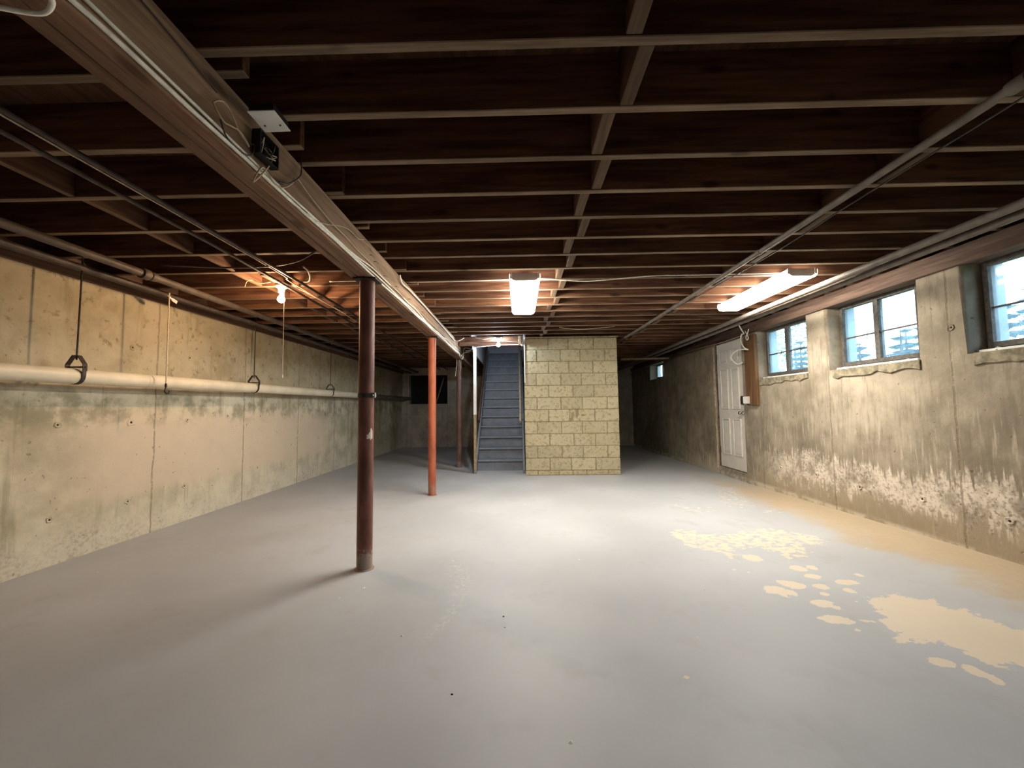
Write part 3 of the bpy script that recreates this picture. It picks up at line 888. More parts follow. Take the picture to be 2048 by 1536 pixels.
# debris lying on the window sills
for i, (x, y, z) in enumerate(((XR + .09, 4.20, SILLZ + .02), (XR + .09, 3.52, SILLZ + .02), (XR + .08, 5.46, SILLZ + .02), (XR + .08, 2.86, SILLZ + .02))):
    q = random.Random(20 + i); m = MB(); n = 9; vs = [(0, 0, .03)]
    for k in range(n):
        a = 2 * math.pi * k / n; vs.append((.035 * math.cos(a) * q.uniform(.6, 1.2), .05 * math.sin(a) * q.uniform(.6, 1.3), q.uniform(.0, .012)))
    vs += [(v[0], v[1], -.004) for v in vs[1:]]
    m.add(vs, [(0, 1 + k, 1 + (k + 1) % n) for k in range(n)] + [(1 + k, 1 + n + k, 1 + n + (k + 1) % n, 1 + (k + 1) % n) for k in range(n)] + [tuple(range(2 * n, n, -1))])
    o = m.build('sill_litter', M['galv'], None); o.location = (x, y, z - .012)
    tag(o, ['crumpled grey litter at the left end of the middle window sill', 'crumpled grey litter at the right end of the middle window sill', 'crumpled grey litter on the sill nearest the white door', 'crumpled grey litter on the sill at the right edge of view'][i], 'litter', 'litter on the window sills')

# ------------------------------------------------------------------ door in the right wall
dr = struct(empty('door_1', (XR + .03, 6.35, .12)), 'off-white six panel door in the right concrete wall')
DW, DH = .385, 2.035
MB().box(0, .042, -DW, DW, .004, DH).build('door_slab', M['door'], dr, bevel=.002)
def dpanel(y0, y1, z0, z1):
    m = MB(); b = .022
    m.box(-.016, .004, y0, y0 + b, z0, z1); m.box(-.016, .004, y1 - b, y1, z0, z1)
    m.box(-.016, .004, y0 + b, y1 - b, z0, z0 + b); m.box(-.016, .004, y0 + b, y1 - b, z1 - b, z1)
    p = m.build('door_panel', M['door'], dr, bevel=.007)
    MB().box(-.008, .002, y0 + b + .012, y1 - b - .012, z0 + b + .012, z1 - b - .012).build('raised_field', M['door'], p, bevel=.002)
for y0, y1 in ((-.275, -.045), (.045, .275)):
    dpanel(y0, y1, .22, .80); dpanel(y0, y1, .95, 1.60); dpanel(y0, y1, 1.70, 1.90)
k = MB().lathe([(.030, 0), (.030, .006), (.012, .010), (.012, .035), (.026, .042), (.028, .058), (.018, .066)], n=18).build('door_knob', M['chrome'], dr, smooth=True)
k.matrix_local = Matrix.Translation((0, -.325, .89)) @ Matrix.Rotation(-math.pi / 2, 4, 'Y')
lb = MB().box(-.03, 0, -.372, -.325, 1.02, 1.15).build('latch_case', M['black'], dr, bevel=.004)
MB().lathe([(.010, 0), (.010, .012)], n=10).build('latch_turn', M['chrome'], lb).matrix_local = Matrix.Translation((-.03, -.35, 1.09)) @ Matrix.Rotation(-math.pi / 2, 4, 'Y')
for z in (.22, 1.0, 1.78):
    MB().box(-.012, .004, .372, .392, z, z + .10).build('hinge', M['sash'], dr, bevel=.002)
fr = MB()
fr.box(-.012, .06, .388, .409, 0, 2.04); fr.box(-.012, .06, -.409, -.388, 0, 2.04)
fr.box(-.012, .06, -.388, .388, 2.037, 2.05)
fr.build('door_frame', M['plate'], dr, bevel=.002)
MB().box(.05, .08, -.41, .41, 0, 2.05).build('weather_panel', M['sash'], dr)
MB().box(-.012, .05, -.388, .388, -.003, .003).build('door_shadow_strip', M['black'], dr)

q = random.Random(5); ln = []; rn = []
for k in range(25):
    zk = .01 + 2.12 * k / 24
    ln.append((6.765 + q.uniform(-.002, .004), zk)); rn.append((6.80 + q.uniform(-.014, .022), zk))
for y_, p_ in ((0, ln + rn[::-1]),):
    MB().prism(p_, 'x', XR - .004, XR + .01).build('chipped_edge', M['edge'], wr)
# stained board with switch box next to the door
bd = empty('wall_board', (XR, 5.665, 1.13)); tag(bd, 'brown stained plank standing on the wall beside the white door', 'board')
MB().box(-.048, -.001, -.125, .125, 0, 1.0).build('plank', M['boardz'], bd, bevel=.003)
sb = empty('switch_box', (XR - .05, 5.735, 1.15)); tag(sb, 'small grey electrical box on the brown plank by the door', 'electrical box')
MB().box(-.05, 0, -.045, .045, 0, .105).build('box_body', M['greybox'], sb, bevel=.004)
MB().box(-.053, -.0505, -.040, .040, .006, .099).build('cover_plate', M['white'], sb, bevel=.001)
MB().box(-.060, -.0535, -.006, .006, .042, .066).build('toggle', M['white'], sb)

# ------------------------------------------------------------------ fluorescent fixtures
def fluor(x, w_, y0, y1, label):
    o = empty('fluorescent_fixture', (x, (y0 + y1) / 2, JZ)); tag(o, label, 'ceiling light', 'wraparound fluorescent fixtures')
    L = y1 - y0; hw = w_ / 2
    MB().box(-hw + .035, hw - .035, -L / 2 + .012, L / 2 - .012, -.050, -.002).build('housing', M['fixture'], o, bevel=.003)
    # wraparound lens: shallow U profile
    prof = [(-hw, -.014), (-hw, -.052), (-hw + .018, -.076), (-hw + .05, -.084), (hw - .05, -.084), (hw - .018, -.076), (hw, -.052), (hw, -.014),
            (hw - .003, -.014), (hw - .003, -.051), (hw - .020, -.073), (hw - .05, -.081), (-hw + .05, -.081), (-hw + .020, -.073), (-hw + .003, -.051), (-hw + .003, -.014)]
    MB().prism(prof, 'y', -L / 2, L / 2).build('lens', M['lens'], o)
    for s in (-1, 1):
        e = MB()
        pr = [(-hw + .022, -.004), (-hw + .022, -.060), (-hw + .05, -.072), (hw - .05, -.072), (hw - .022, -.060), (hw - .022, -.004)]
        yy = s * (L / 2 - .006)
        e.prism(pr, 'y', yy - .004, yy + .004)
        ec = e.build('end_cap', M['fixture'], o)
        for t in (-1, 1):
            MB().box(t * (hw - .012) - .010, t * (hw - .012) + .010, yy - .006 + s * .004, yy + .006 + s * .004, -.055, .0).build('end_tab', M['white'], ec, bevel=.002)
    return o
fluor(.066, .275, 3.46, 4.69, 'lit fluorescent fixture in the middle of the room above the floor')
fluor(2.530, .265, 3.465, 4.69, 'lit fluorescent fixture on the right near the basement windows')

# ------------------------------------------------------------------ bare bulbs
def bulb_mesh(o, mat, r, z):
    prof = [(r * .34, z + r * 1.75), (r * .40, z + r * 1.3), (r * .62, z + r * .85), (r * .90, z + r * .45), (r, z), (r * .92, z - r * .4), (r * .70, z - r * .72), (r * .38, z - r * .93), (.001, z - r)]
    return MB().lathe(prof, n=20).build('bulb', mat, o, smooth=True)
BX, BY = -2.245, 3.63
bl = empty('pull_chain_light', (BX, BY, 2.325)); tag(bl, 'bare warm glowing bulb in a porcelain holder with a long pull cord', 'light bulb')
MB().lathe([(.055, -.001), (.058, -.018), (.045, -.030), (.030, -.040), (.026, -.075), (.022, -.078)], n=20).build('lampholder', M['porcelain'], bl, smooth=True)
bulb_mesh(bl, M['bulb'], .033, -.140)
MB().tube(smooth_path([(.026, -.01, -.05), (.036, -.012, -.09), (.036, -.012, -.35), (.034, -.01, -.86)], 4), .0028, 6).build('pull_cord', M['rope'], bl)
MB().lathe([(.002, 0), (.007, -.006), (.008, -.03), (.003, -.036)], (.034, -.01, -.855), 8).build('cord_end', M['white'], bl)
bb = MB().box(-.032, .032, 3.363 - BY, 3.735 - BY, .0005, .0145).build('mounting_board', M['bridging'], bl, bevel=.002)
sl_ = empty('stair_light', (-.332, 6.49, 2.30)); tag(sl_, 'bare cool white bulb glowing in front of the stair header', 'light bulb')
MB().lathe([(.045, .0), (.048, -.014), (.036, -.024), (.024, -.034), (.021, -.065)], n=18).build('lampholder', M['porcelain'], sl_, smooth=True)
bulb_mesh(sl_, M['bulb2'], .031, -.118)
MB().box(-.06, .06, -.04, .054, .0005, .012).build('mounting_board', M['offwhite'], sl_, bevel=.002)
MB().tube([(.02, 0, -.03), (.025, 0, -.05), (.42, -.01, -.083)], .0025, 6).build('pull_cord', M['rope'], sl_)

# ------------------------------------------------------------------ pipes
def pipe(name, pts, r, mat, label, cat='pipe', n=14, couplings=(), cmat=None, group=None):
    o = empty(name, pts[0]); tag(o, label, cat, group)
    b = Vector(pts[0])
    MB().tube([Vector(p) - b for p in pts], r, n).build('pipe_run', mat, o, auto=True)
    for (p, d, L, k) in couplings:
        p = Vector(p) - b; d = Vector(d).normalized()
        MB().tube([p - d * L / 2, p - d * (L / 2 - .004), p + d * (L / 2 - .004), p + d * L / 2], [r * (k - .06), r * k, r * k, r * (k - .06)], n).build('coupling', cmat or mat, o, auto=True)
    return o
ZP = lambda y: 1.40 + .006 * min(max(y - 2.4, -1), 5)
pipe('drain_pipe', [(-3.30, Y0 + .01, 1.385), (-3.30, 2.4, 1.40), (-3.30, 5, 1.418), (-3.30, 8.0, 1.428), (-3.30, 8.6, 1.43)], .0575, M['pvc'],
     'cream plastic drain pipe hung along the left wall', n=24, couplings=(((-3.30, 3.42, 1.407), (0, 1, 0), .07, 1.035), ((-3.30, 8.58, 1.43), (0, 1, 0), .12, 1.18)))
pipe('drain_pipe', [(-3.30, 8.66, 1.432), (-3.30, 11.88, 1.45)], .048, M['pipe_mid'],
     'thinner grey drain pipe continuing into the dark opening at the far end', n=18, couplings=(((-3.30, 8.95, 1.434), (0, 1, 0), .1, 1.12), ((-3.30, 9.9, 1.44), (0, 1, 0), .05, 1.08)))
pipe('soil_stack', [(-3.40, 8.72, .38), (-3.40, 8.72, 2.33)], .036, M['pipe_dark'], 'upright brown pipe against the left wall behind the nearest post', n=14,
     couplings=(((-3.40, 8.72, 1.60), (0, 0, 1), .08, 1.25), ((-3.40, 8.72, .45), (0, 0, 1), .1, 1.2)))
hl = ['nearest clevis hanger holding the cream drain pipe', 'second clevis hanger along the cream drain pipe', 'third clevis hanger along the cream drain pipe near the post', 'clevis hanger on the drain pipe behind the viewpoint']
for i, y in enumerate((2.855, 4.82, 6.80, .9)):
    z = ZP(y) + .004
    o = empty('pipe_hanger', (-3.30, y, z)); tag(o, hl[i], 'pipe hanger', 'clevis hangers of the drain pipe')
    R_ = .061; hwid = .013
    # lower strap: U under the pipe
    pts = [(-R_ - .002, .045)] + [(R_ * math.cos(a), R_ * math.sin(a)) for a in np.linspace(math.pi, 2 * math.pi, 13)] + [(R_ + .002, .045)]
    m = MB(); vs = []
    for (px, pz) in pts:
        s = 1.0; L = math.hypot(px, pz); ox, oz = (px / L * .004, pz / L * .004) if pz <= 0 else (math.copysign(.004, px), 0)
        vs += [(px, -hwid, pz), (px, hwid, pz), (px + ox, hwid, pz + oz), (px + ox, -hwid, pz + oz)]
    fs = []
    for k in range(len(pts) - 1):
        for j in range(4):
            fs.append((k * 4 + j, k * 4 + (j + 1) % 4, (k + 1) * 4 + (j + 1) % 4, (k + 1) * 4 + j))
    fs += [(0, 1, 2, 3), tuple(4 * (len(pts) - 1) + j for j in (3, 2, 1, 0))]
    m.add(vs, fs).build('lower_strap', M['iron'], o)
    m = MB()
    for s in (-1, 1):
        m.bar((s * (R_ + .006), 0, .035), (s * (R_ + .005), 0, .085), .006, .03, (0, 1, 0))
        m.bar((s * (R_ + .005), 0, .085), (s * .020, 0, .150), .006, .03, (0, 1, 0))
    m.bar((-.022, 0, .150), (.022, 0, .150), .03, .006)
    m.build('yoke', M['iron'], o)
    MB().tube([(-R_ - .016, 0, .065), (R_ + .016, 0, .065)], .006, 8).build('cross_bolt', M['iron'], o)
    MB().tube([(0, 0, .12), (.004, .0, JZ + .05 - z)], .0055, 8).build('hanger_rod', M['iron'], o)

pipe('heating_pipe', [(-2.985, Y0 + .02, 2.235), (-2.985, 3.03, 2.235), (-3.01, 7.0, 2.232), (-3.01, 11.6, 2.23)], .030, M['pipe_heat'], 'thick dusty pipe under the joists above the left wall', n=14,
     couplings=(((-2.985, 3.03, 2.235), (0, 1, 0), .06, 1.45), ((-2.985, 3.10, 2.235), (0, 1, 0), .05, 1.25), ((-3.0, 6.2, 2.233), (0, 1, 0), .06, 1.4)), cmat=M['pipe_heat'])
pipe('wall_pipe', [(-3.22, Y0 + .02, 2.205), (-3.22, 11.6, 2.205)], .022, M['pipe_dark'], 'dark pipe tucked between the thick pipe and the left sill plate', n=10)
pipe('wall_pipe', [(-3.36, Y0 + .02, 2.235), (-3.36, 11.6, 2.235)], .020, M['pipe_dark'], 'dark pipe nearest the left sill plate', n=10)
pipe('water_pipe', [(-1.965, Y0 + .02, 2.296), (-1.975, 3.2, 2.296), (-2.05, 6.0, 2.296), (-2.12, 11.6, 2.296)], .013, M['copper'], 'thin copper pipe running left of the girder, nearer to it', n=10)
pipe('water_pipe', [(-2.115, Y0 + .02, 2.292), (-2.12, 2.6, 2.292), (-2.19, 4.2, 2.292), (-2.30, 7.0, 2.292), (-2.34, 11.6, 2.292)], .013, M['copper'], 'thin copper pipe running left of the girder, beside the bulb', n=10)
pipe('conduit', [(1.872, .9, 2.308), (1.872, 3.9, 2.308), (1.84, 6.2, 2.308), (1.80, 7.2, 2.308)], .0185, M['pipe_mid'], 'dusty pipe crossing under the joists right of the middle light', n=12,
     couplings=(((1.872, 1.42, 2.308), (0, 1, 0), .06, 1.45), ((1.872, 3.0, 2.308), (0, 1, 0), .04, 1.2)))
pipe('supply_pipe', [(2.775, Y0 + .02, 2.215), (2.775, 4.2, 2.215), (2.80, 11.6, 2.215)], .027, M['pipe_mid'], 'left one of the paired dusty pipes along the window side', n=14, group='paired pipes by the windows')
pipe('supply_pipe', [(2.865, Y0 + .02, 2.195), (2.875, 4.2, 2.195), (2.90, 11.6, 2.195)], .027, M['pipe_mid'], 'right one of the paired dusty pipes along the window side', n=14, group='paired pipes by the windows')

# ------------------------------------------------------------------ cables
def cable(pts, r, mat, label, per=5, n=6, name='electrical_cable'):
    P = smooth_path(pts, per); b = P[0]
    o = MB().tube([p - b for p in P], r, n).build(name, mat, None, smooth=True)
    o.location = b
    tag(o, label, 'cable')
    return o
def along(y0, y1, dx, zf, step=.22, jx=.004, jz=.006, seed=1):
    q = random.Random(seed); out = []; y = y0
    while y < y1:
        out.append((gx(y) + dx + q.uniform(-jx, jx), y, zf(y) + q.uniform(-jz, jz))); y += step
    out.append((gx(y1) + dx, y1, zf(y1)))
    return out
cable(along(.45, 7.45, .0845, lambda y: 2.108, .25, .001, .004, 2), .0072, M['cablew'], 'thick white cable along the lower right edge of the girder')
cable(along(.45, 7.35, .0835, lambda y: 2.130 + (.012 if y < 1.1 else -.002), .3, .001, .005, 3), .0060, M['cablew'], 'second white cable stapled just above the thick one on the girder')
cable(along(1.9, 7.4, .083, lambda y: 2.150 + .022 * math.sin(y * 2.3), .3, .001, .012, 4), .0055, M['cablew'], 'sagging white cable looping along the girder side past the posts')
cable([(-1.052, 1.286, 2.202), (-1.048, 1.302, 2.223), (-1.045, 1.329, 2.236), (-1.045, 1.366, 2.221), (-1.045, 1.402, 2.185), (-1.045, 1.438, 2.171), (-1.044, 1.459, 2.162), (-1.040, 1.406, 2.182), (-1.040, 1.354, 2.169), (-1.042, 1.325, 2.162), (-1.046, 1.290, 2.184), (-1.050, 1.283, 2.204)], .003, M['cablet'], 'teardrop loop of tan wire on the girder near the white plate')
cable([(-1.05, 1.318, 2.167), (-1.047, 1.337, 2.127), (-1.047, 1.378, 2.112), (-1.046, 1.432, 2.115), (-1.044, 1.473, 2.138), (-1.044, 1.488, 2.188), (-1.044, 1.454, 2.170)], .0028, M['cabled'], 'dark wire tail curling under the teardrop loop')
cable([(-1.045, 1.559, 2.230), (-1.043, 1.598, 2.225), (-1.043, 1.590, 2.181), (-1.040, 1.545, 2.114), (-1.036, 1.477, 2.030), (-1.036, 1.497, 2.078), (-1.04, 1.535, 2.126), (-1.045, 1.582, 2.124), (-1.045, 1.623, 2.107), (-1.045, 1.685, 2.127), (-1.045, 1.751, 2.186), (-1.047, 1.774, 2.224), (-1.047, 1.811, 2.236), (-1.049, 1.877, 2.222), (-1.051, 1.992, 2.208), (-1.052, 2.156, 2.192), (-1.052, 2.347, 2.192), (-1.053, 2.526, 2.181), (-1.053, 2.761, 2.180), (-1.054, 3.078, 2.166), (-1.056, 3.518, 2.162), (-1.058, 4.2, 2.18), (-1.061, 5.2, 2.17), (-1.064, 6.4, 2.18), (-1.067, 7.3, 2.17)], .0032, M['cablet'], 'tan wire with a kinked hanging loop running high on the girder side')
cable([(-1.052, 1.791, 2.100), (-1.050, 1.881, 2.104), (-1.050, 1.965, 2.113), (-1.051, 2.105, 2.159), (-1.052, 2.247, 2.218), (-1.052, 2.388, 2.257), (-1.053, 2.524, 2.262), (-1.053, 2.62, 2.30)], .0025, M['cablet'], 'thin tan wire climbing from the cables to the girder top')
cable([(-1.046, 1.824, 2.37), (-1.046, 1.826, 2.290), (-1.044, 1.803, 2.246), (-1.045, 1.723, 2.169), (-1.048, 1.658, 2.138)], .003, M['cabled'], 'dark wire dropping from a joist past the girder wires')
cable([(-1.055, .95, 2.30), (-1.055, 1.1, 2.285), (-1.054, 1.24, 2.262), (-1.051, 1.30, 2.25)], .0024, M['cabled'], 'faint dark wire high on the near end of the girder')
cable([(-1.052, 3.43, 2.33), (-1.050, 3.486, 2.275), (-1.050, 3.767, 2.285), (-1.053, 4.255, 2.29), (-1.055, 4.745, 2.285), (-1.058, 5.446, 2.28), (-1.060, 6.386, 2.262), (-1.050, 6.50, 2.262), (-.994, 6.50, 2.264), (-.905, 6.50, 2.312)], .0075, M['cablew'], 'thick bright cable on the upper edge of the girder kicking out at the far end')
cable([(-1.052, 6.9, 2.12), (-1.06, 7.0, 2.085), (-1.062, 7.292, 2.058), (-1.058, 7.405, 2.092), (-1.055, 7.476, 2.167), (-1.06, 7.50, 2.244), (-1.04, 7.50, 2.290), (-1.010, 7.500, 2.299), (-.898, 7.5, 2.268), (-.944, 7.5, 2.249), (-1.023, 7.5, 2.236)], .0075, M['cablew'], 'tangled white cable loop at the top of the farthest post')
cable([(-1.072, 7.3, 2.12), (-1.06, 7.46, 2.185), (-1.037, 7.5, 2.203), (-.911, 7.5, 2.231)], .0075, M['cablew'], 'white cable end sticking out right of the farthest post')
cable([(-1.150, 7.595, 2.09), (-1.147, 7.592, 2.052), (-1.125, 7.594, 1.952), (-1.145, 7.594, 1.828), (-1.14, 7.596, 1.7)], .004, M['cablet'], 'tan wire hanging down the front of the farthest post')
cable([(-1.204, 7.57, 2.09), (-1.201, 7.57, 1.986), (-1.222, 7.57, 1.829), (-1.228, 7.57, 1.755)], .0035, M['cablew'], 'pale wire hanging at the left of the farthest post')
cable([(-1.75, 3.56, 2.325), (-1.557, 3.558, 2.325), (-1.351, 3.57, 2.325), (-1.24, 3.58, 2.325)], .006, M['cablew'], 'white cable under the joists between the warm bulb and the girder')
cable([(-1.03, 3.648, 2.334), (-.354, 3.640, 2.334), (.0, 3.62, 2.334), (.21, 3.612, 2.333), (.593, 3.66, 2.320), (.779, 3.65, 2.320), (1.224, 3.585, 2.332), (1.70, 3.58, 2.333), (2.45, 3.58, 2.333)], .0055, M['cablew'], 'white cable crossing behind the middle light under a joist')
cable([(-2.90, 3.08, 2.325), (-2.423, 3.091, 2.300), (-2.169, 3.081, 2.293), (-1.910, 3.061, 2.30), (-1.711, 2.995, 2.31), (-1.561, 2.900, 2.325), (-1.45, 2.82, 2.336)], .007, M['cabled'], 'dark cable swagging across under the left joists')
cable([(-2.17, 2.2, 2.322), (-2.17, 3.24, 2.318), (-2.175, 3.40, 2.316), (-2.168, 3.573, 2.314), (-2.14, 3.77, 2.316), (-2.132, 3.94, 2.318), (-2.15, 4.8, 2.325)], .0055, M['cablew'], 'white cable passing beside the warm bulb holder')
cable([(-2.06, 1.0, 2.325), (-2.06, 3.2, 2.322), (-2.10, 3.5, 2.318), (-2.13, 4.2, 2.322), (-2.20, 5.4, 2.326)], .005, M['cablet'], 'tan cable between the two thin copper pipes')
cable([(-1.97, 3.50, 2.318), (-1.943, 3.479, 2.300), (-1.881, 3.448, 2.295), (-1.815, 3.336, 2.300), (-1.79, 3.26, 2.320), (-1.80, 3.20, 2.336)], .007, M['cablet'], 'short tan cable hoop right of the warm bulb')
cable([(-2.27, 3.50, 2.31), (-2.33, 3.45, 2.285), (-2.37, 3.40, 2.30), (-2.39, 3.36, 2.27), (-2.40, 3.35, 2.22)], .004, M['rope'], 'loose cord end left of the warm bulb')
cable([(-1.30, .84, 2.16), (-1.235, .835, 2.086), (-1.19, .84, 2.074), (-1.127, .857, 2.078), (-1.085, .845, 2.082), (-1.066, .82, 2.086), (-1.06, .74, 2.088)], .006, M['cablew'], 'white cable loop under the near end of the girder')
cable([(2.00, .95, 2.328), (1.998, 1.5, 2.322), (1.996, 2.3, 2.32), (2.02, 3.0, 2.322), (2.0, 3.9, 2.330), (1.95, 4.8, 2.334)], .0045, M['cabled'], 'thin dark wire beside the dusty pipe under the right joists')
cable([(.62, 5.85, 2.333), (.72, 5.86, 2.315), (.95, 5.87, 2.302), (1.2, 5.86, 2.312), (1.45, 5.85, 2.333)], .005, M['cablet'], 'slack tan cable in front of the block wall under the joists')
cable([(1.95, 5.0, 2.333), (2.25, 5.05, 2.30), (2.6, 5.15, 2.30), (2.85, 5.3, 2.33)], .005, M['cabled'], 'slack dark cable right of the block wall under the joists')
cable([(-.72, 6.515, 2.315), (-.64, 6.51, 2.300), (-.56, 6.50, 2.285), (-.48, 6.50, 2.300), (-.385, 6.49, 2.306)], .005, M['cablew'], 'white cable feeding the stair bulb')
cable([(-.80, 6.875, 2.205), (-.45, 6.86, 2.232), (-.15, 6.80, 2.235), (.06, 6.66, 2.215), (.085, 6.62, 2.20)], .0045, M['cablew'], 'thin white cord strung across the head of the stair opening')
# hanging cord beside the door
cable([(3.25, 5.768, 2.30), (3.26, 5.731, 2.228), (3.27, 5.696, 2.165), (3.27, 5.753, 2.166), (3.27, 5.775, 2.095), (3.27, 5.756, 2.026), (3.27, 5.697, 1.957), (3.27, 5.610, 1.918), (3.27, 5.715, 1.938), (3.27, 5.863, 1.949), (3.27, 5.985, 1.925), (3.27, 6.058, 1.880), (3.27, 6.029, 1.816), (3.27, 5.917, 1.747), (3.27, 5.820, 1.746), (3.27, 5.772, 1.752)], .009, M['cablew'], 'stiff white cable curling down in front of the white door')
cable([(3.28, 5.680, 2.20), (3.27, 5.618, 2.141), (3.27, 5.592, 2.081), (3.27, 5.625, 2.060), (3.27, 5.646, 2.100), (3.27, 5.602, 2.156), (3.28, 5.59, 2.21)], .006, M['cablew'], 'small white cable loop above the brown plank')
cable([(3.31, 5.70, 2.19), (3.30, 5.814, 2.158), (3.30, 6.058, 2.150), (3.30, 6.443, 2.150), (3.30, 7.12, 2.175), (3.31, 8.0, 2.19)], .0055, M['cablet'], 'tan cable strung along the wall top above the white door')

# plate and opened junction box on the girder
jb = empty('cover_plate', (-.97, 1.465, 2.268)); tag(jb, 'tilted white metal cover plate hanging under a joist by the girder', 'plate')
p = MB().box(-.051, .051, -.06, .06, -.002, .002).build('plate_sheet', M['white'], jb, bevel=.001)
MB().box(-.046, .046, -.055, .055, .003, .032).build('plate_box', M['black'], jb)
for sx_ in (-.03, .03):
    MB().lathe([(.004, -.004), (.004, -.0021)], (sx_, .02, 0), 8).build('plate_screw', M['black'], p)
jb.rotation_euler = (math.radians(2), math.radians(-3), math.radians(3))
jx = empty('junction_box', (-1.056, 1.55, 2.20)); tag(jx, 'open black junction box on the girder side full of wire ends', 'electrical box')
m = MB(); m.box(0, .004, -.06, .06, -.04, .06); m.box(.004, .035, -.06, -.056, -.04, .06); m.box(.004, .035, .056, .06, -.04, .06); m.box(.004, .035, -.056, .056, -.04, -.036); m.box(.004, .035, -.056, .056, .056, .06)
m.build('box_shell', M['black'], jx)
for i in range(5):
    q = random.Random(60 + i); y = -.03 + .015 * i
    MB().tube(smooth_path([(.01, y, .02), (.03, y + q.uniform(-.03, .03), q.uniform(-.02, .04)), (.04, y + q.uniform(-.03, .03), q.uniform(-.04, .05)), (.02, y, -.02)], 4), .002, 5).build('wire_end', (M['cablet'], M['black'], M['cablew'])[i % 3], jx)

# ------------------------------------------------------------------ bungee hook, tags
bg_ = empty('bungee_cord', (-3.15, 3.437, 2.20)); tag(bg_, 'tan elastic cord with a black hook hanging before the drain pipe', 'cord')
MB().tube([(0, 0, .005), (0, .002, -.40), (0, .004, -.83)], .005, 8).build('cord', M['rope'], bg_)
hk = MB().tube(smooth_path([(0, .004, -.82), (0, .003, -.86), (0, -.006, -.885), (0, .010, -.905), (0, .034, -.900), (0, .044, -.878)], 5), .006, 8).build('hook', M['black'], bg_)
MB().lathe([(.009, 0), (.010, .012), (.007, .03)], (0, .004, -.845), 10).build('ferrule', M['black'], bg_)
tp = empty('tape_scrap', (-3.20, 3.52, 2.172)); tag(tp, 'scrap of white tape caught on the pipes above the bungee cord', 'tape')
MB().bar((0, -.04, .022), (0, .0, .0), .016, .003, (1, 0, 0)).build('tape_strip', M['white'], tp)
MB().bar((0, .0, .0), (.0, .055, -.018), .03, .003, (1, 0, 0)).build('tape_flag', M['white'], tp)
# stick and pipe in the dark opening
o = MB().bar((-2.48, Y1 - .03, 1.30), (-2.27, Y1 + .12, 2.08), .05, .025).build('leaning_stick', M['railz'], None); tag(o, 'pale stick leaning in the dark opening of the far wall', 'stick')
o = MB().bar((-2.93, Y1 + .12, 1.285), (-2.93, Y1 + .12, 1.95), .035, .035).build('upright_stick', M['pipe_mid'], None, bevel=.002); tag(o, 'upright grey strip inside the dark opening of the far wall', 'stick')
o = MB().box(2.2, 3.2, 8.35, 8.45, 2.13, 2.16).build('ceiling_board', M['railz'], None, bevel=.002); tag(o, 'tan board slung under the joists behind the block wall', 'board')
# chips of paint and grit on the floor
for i, (x, y, r) in enumerate(((-.28, 1.62, .006), (.16, 1.40, .009), (-1.0, 2.55, .009), (-.56, 3.4, .008), (.05, 4.7, .012), (-.60, 2.02, .006), (.42, 2.35, .008), (1.12, 2.5, .006), (-.10, 2.2, .006), (.55, 3.0, .007))):
    q = random.Random(90 + i); n = 7; vs = [(0, 0, .004)]
    for k in range(n):
        a = 2 * math.pi * k / n; j = q.uniform(.6, 1.3); vs.append((r * j * math.cos(a), r * j * math.sin(a), .0))
    dark = i in (0, 8)
    o = MB().add(vs, [(0, 1 + k, 1 + (k + 1) % n) for k in range(n)] + [tuple(range(n, 0, -1))]).build('floor_chip', M['black'] if dark else M['white'], None)
    o.location = (x, y, .0005)
    tag(o, ['tiny dark crumb on the floor in the near foreground left of centre', 'tiny white paint chip on the floor nearest the viewpoint',
            'tiny white paint chip just in front of the nearest post', 'tiny white paint chip beyond and right of the nearest post',
            'tiny white paint chip under the far end of the middle light', 'tiny white paint chip at the tail of the chalky floor smear',
            'tiny white paint chip between the chalky smear and the worn patches', 'tiny white paint chip just left of the worn floor patches',
            'tiny dark crumb right of the chalky floor smear', 'tiny white paint chip in the bright middle of the floor'][i],
        'chip', 'crumbs on the floor' if dark else 'paint chips on the floor')

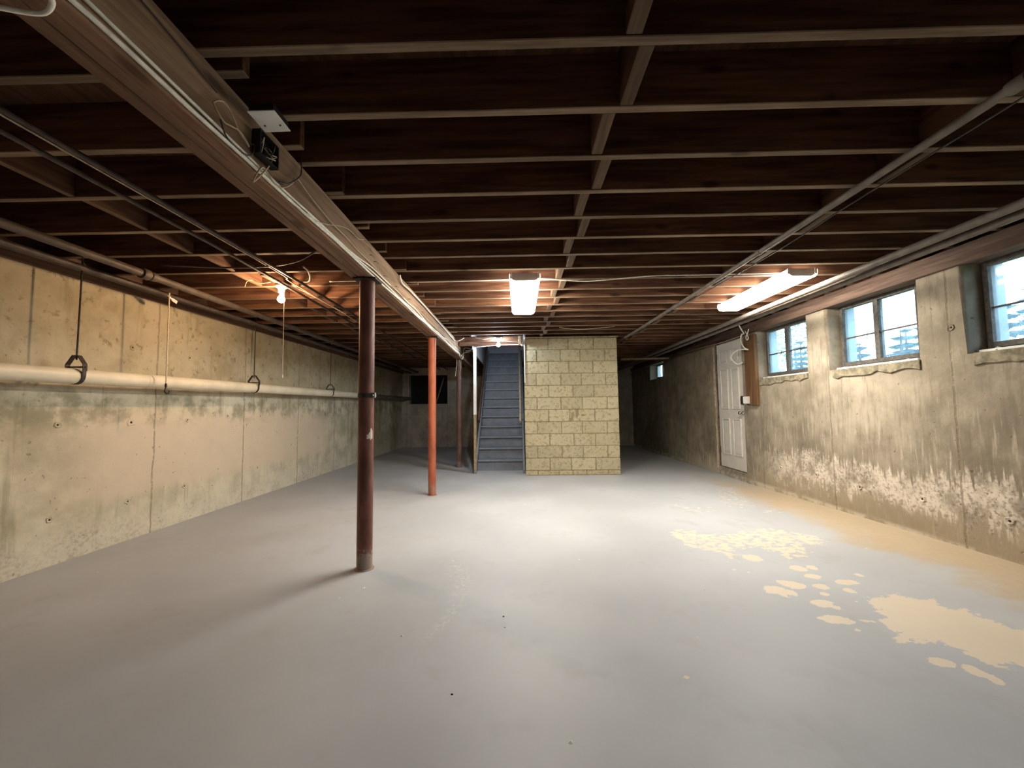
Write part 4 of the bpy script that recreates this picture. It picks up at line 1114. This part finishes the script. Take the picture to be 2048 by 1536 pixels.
# ------------------------------------------------------------------ outside the windows
gm = MB().box(XR + .27, 60, -30, 60, 1.20, 1.40).build('ground', M['ground']); struct(gm, 'rough grass outside the windows')
def spruce(x, y, hgt, seed, label):
    q = random.Random(seed)
    o = empty('spruce_tree', (x, y, 1.40)); tag(o, label, 'tree', 'trees outside the windows')
    MB().tube([(0, 0, -.02), (0, 0, hgt * .6), (0, 0, hgt)], [.09, .05, .008], 8).build('trunk', M['bark'], o)
    m = MB(); z = .25
    while z < hgt * .985:
        t = z / hgt; L = (1 - t) ** .85 * hgt * .30 + .10
        nb = 13
        a0 = q.uniform(0, 6)
        for k in range(nb):
            a = a0 + 2 * math.pi * k / nb + q.uniform(-.25, .25); l = L * q.uniform(.7, 1.1)
            d = Vector((math.cos(a), math.sin(a), 0)); s = Vector((-d.y, d.x, 0))
            tip = d * l + Vector((0, 0, z - l * .18)); root = Vector((0, 0, z))
            for j in range(8):
                f0 = (j + .3) / 8
                base = root.lerp(tip, f0); ll = l * .30 * (1.15 - f0)
                for sg in (-1, 1):
                    e = base + d * ll * .8 + s * sg * ll + Vector((0, 0, q.uniform(-.05, .02)))
                    m.add([base, base + d * .12, e, base + Vector((0, 0, -.09))], [(0, 1, 2), (0, 2, 3)])
        z += .16 + .10 * t
    f = m.build('foliage', M['leaf'], o); f['kind'] = 'stuff'
    return o
def broadleaf(x, y, z0, hgt, rad, seed, label, nl=1600):
    q = random.Random(seed)
    o = empty('leafy_tree', (x, y, 1.40)); tag(o, label, 'tree', 'trees outside the windows')
    MB().tube([(0, 0, -.02), (.05, 0, z0), (0, 0, z0 + hgt * .6)], [.12, .10, .03], 8).build('trunk', M['bark'], o)
    m = MB()
    for i in range(nl):
        while True:
            p = Vector((q.uniform(-1, 1), q.uniform(-1, 1), q.uniform(-1, 1)))
            if .2 < p.length < 1: break
        c = Vector((p.x * rad, p.y * rad, z0 + hgt / 2 + p.z * hgt / 2)); s = q.uniform(.05, .11)
        u = Vector((q.uniform(-1, 1), q.uniform(-1, 1), q.uniform(-1, 1))).normalized(); v = u.orthogonal().normalized()
        m.add([c - u * s, c + v * s * .6, c + u * s, c - v * s * .6], [(0, 1, 2, 3)])
    f = m.build('foliage', M['leaf2'], o); f['kind'] = 'stuff'
    return o
spruce(12.5, 12.2, 2.3, 1, 'young spruce tree seen low in the right half of the middle window')
spruce(13.6, 13.9, 2.4, 2, 'young spruce tree seen beside the mullion of the middle window')
spruce(11.8, 13.7, 1.85, 3, 'short spruce tree seen low in the left half of the middle window')
spruce(11.5, 8.7, 2.5, 4, 'young spruce tree seen low in the window at the right edge')
spruce(13.0, 10.6, 2.5, 5, 'young spruce tree at the right side of the middle window')
spruce(11.2, 11.6, 1.9, 11, 'bushy low spruce filling the right half of the middle window')
spruce(10.5, 9.6, 1.9, 12, 'bushy low spruce between the middle and right windows')
spruce(10.0, 7.4, 2.0, 13, 'bushy low spruce in the window at the right edge')
spruce(13.2, 15.6, 2.25, 14, 'thin spruce tree at the far left of the middle window')
spruce(12.5, 17.5, 2.6, 6, 'young spruce tree seen low in the window nearest the door')
broadleaf(14.0, 20.0, .6, 3.4, 1.7, 7, 'pale leafy tree filling the window nearest the door')
broadleaf(16.0, 40.0, .5, 3.0, 3.0, 8, 'leafy tree seen through the small far window')
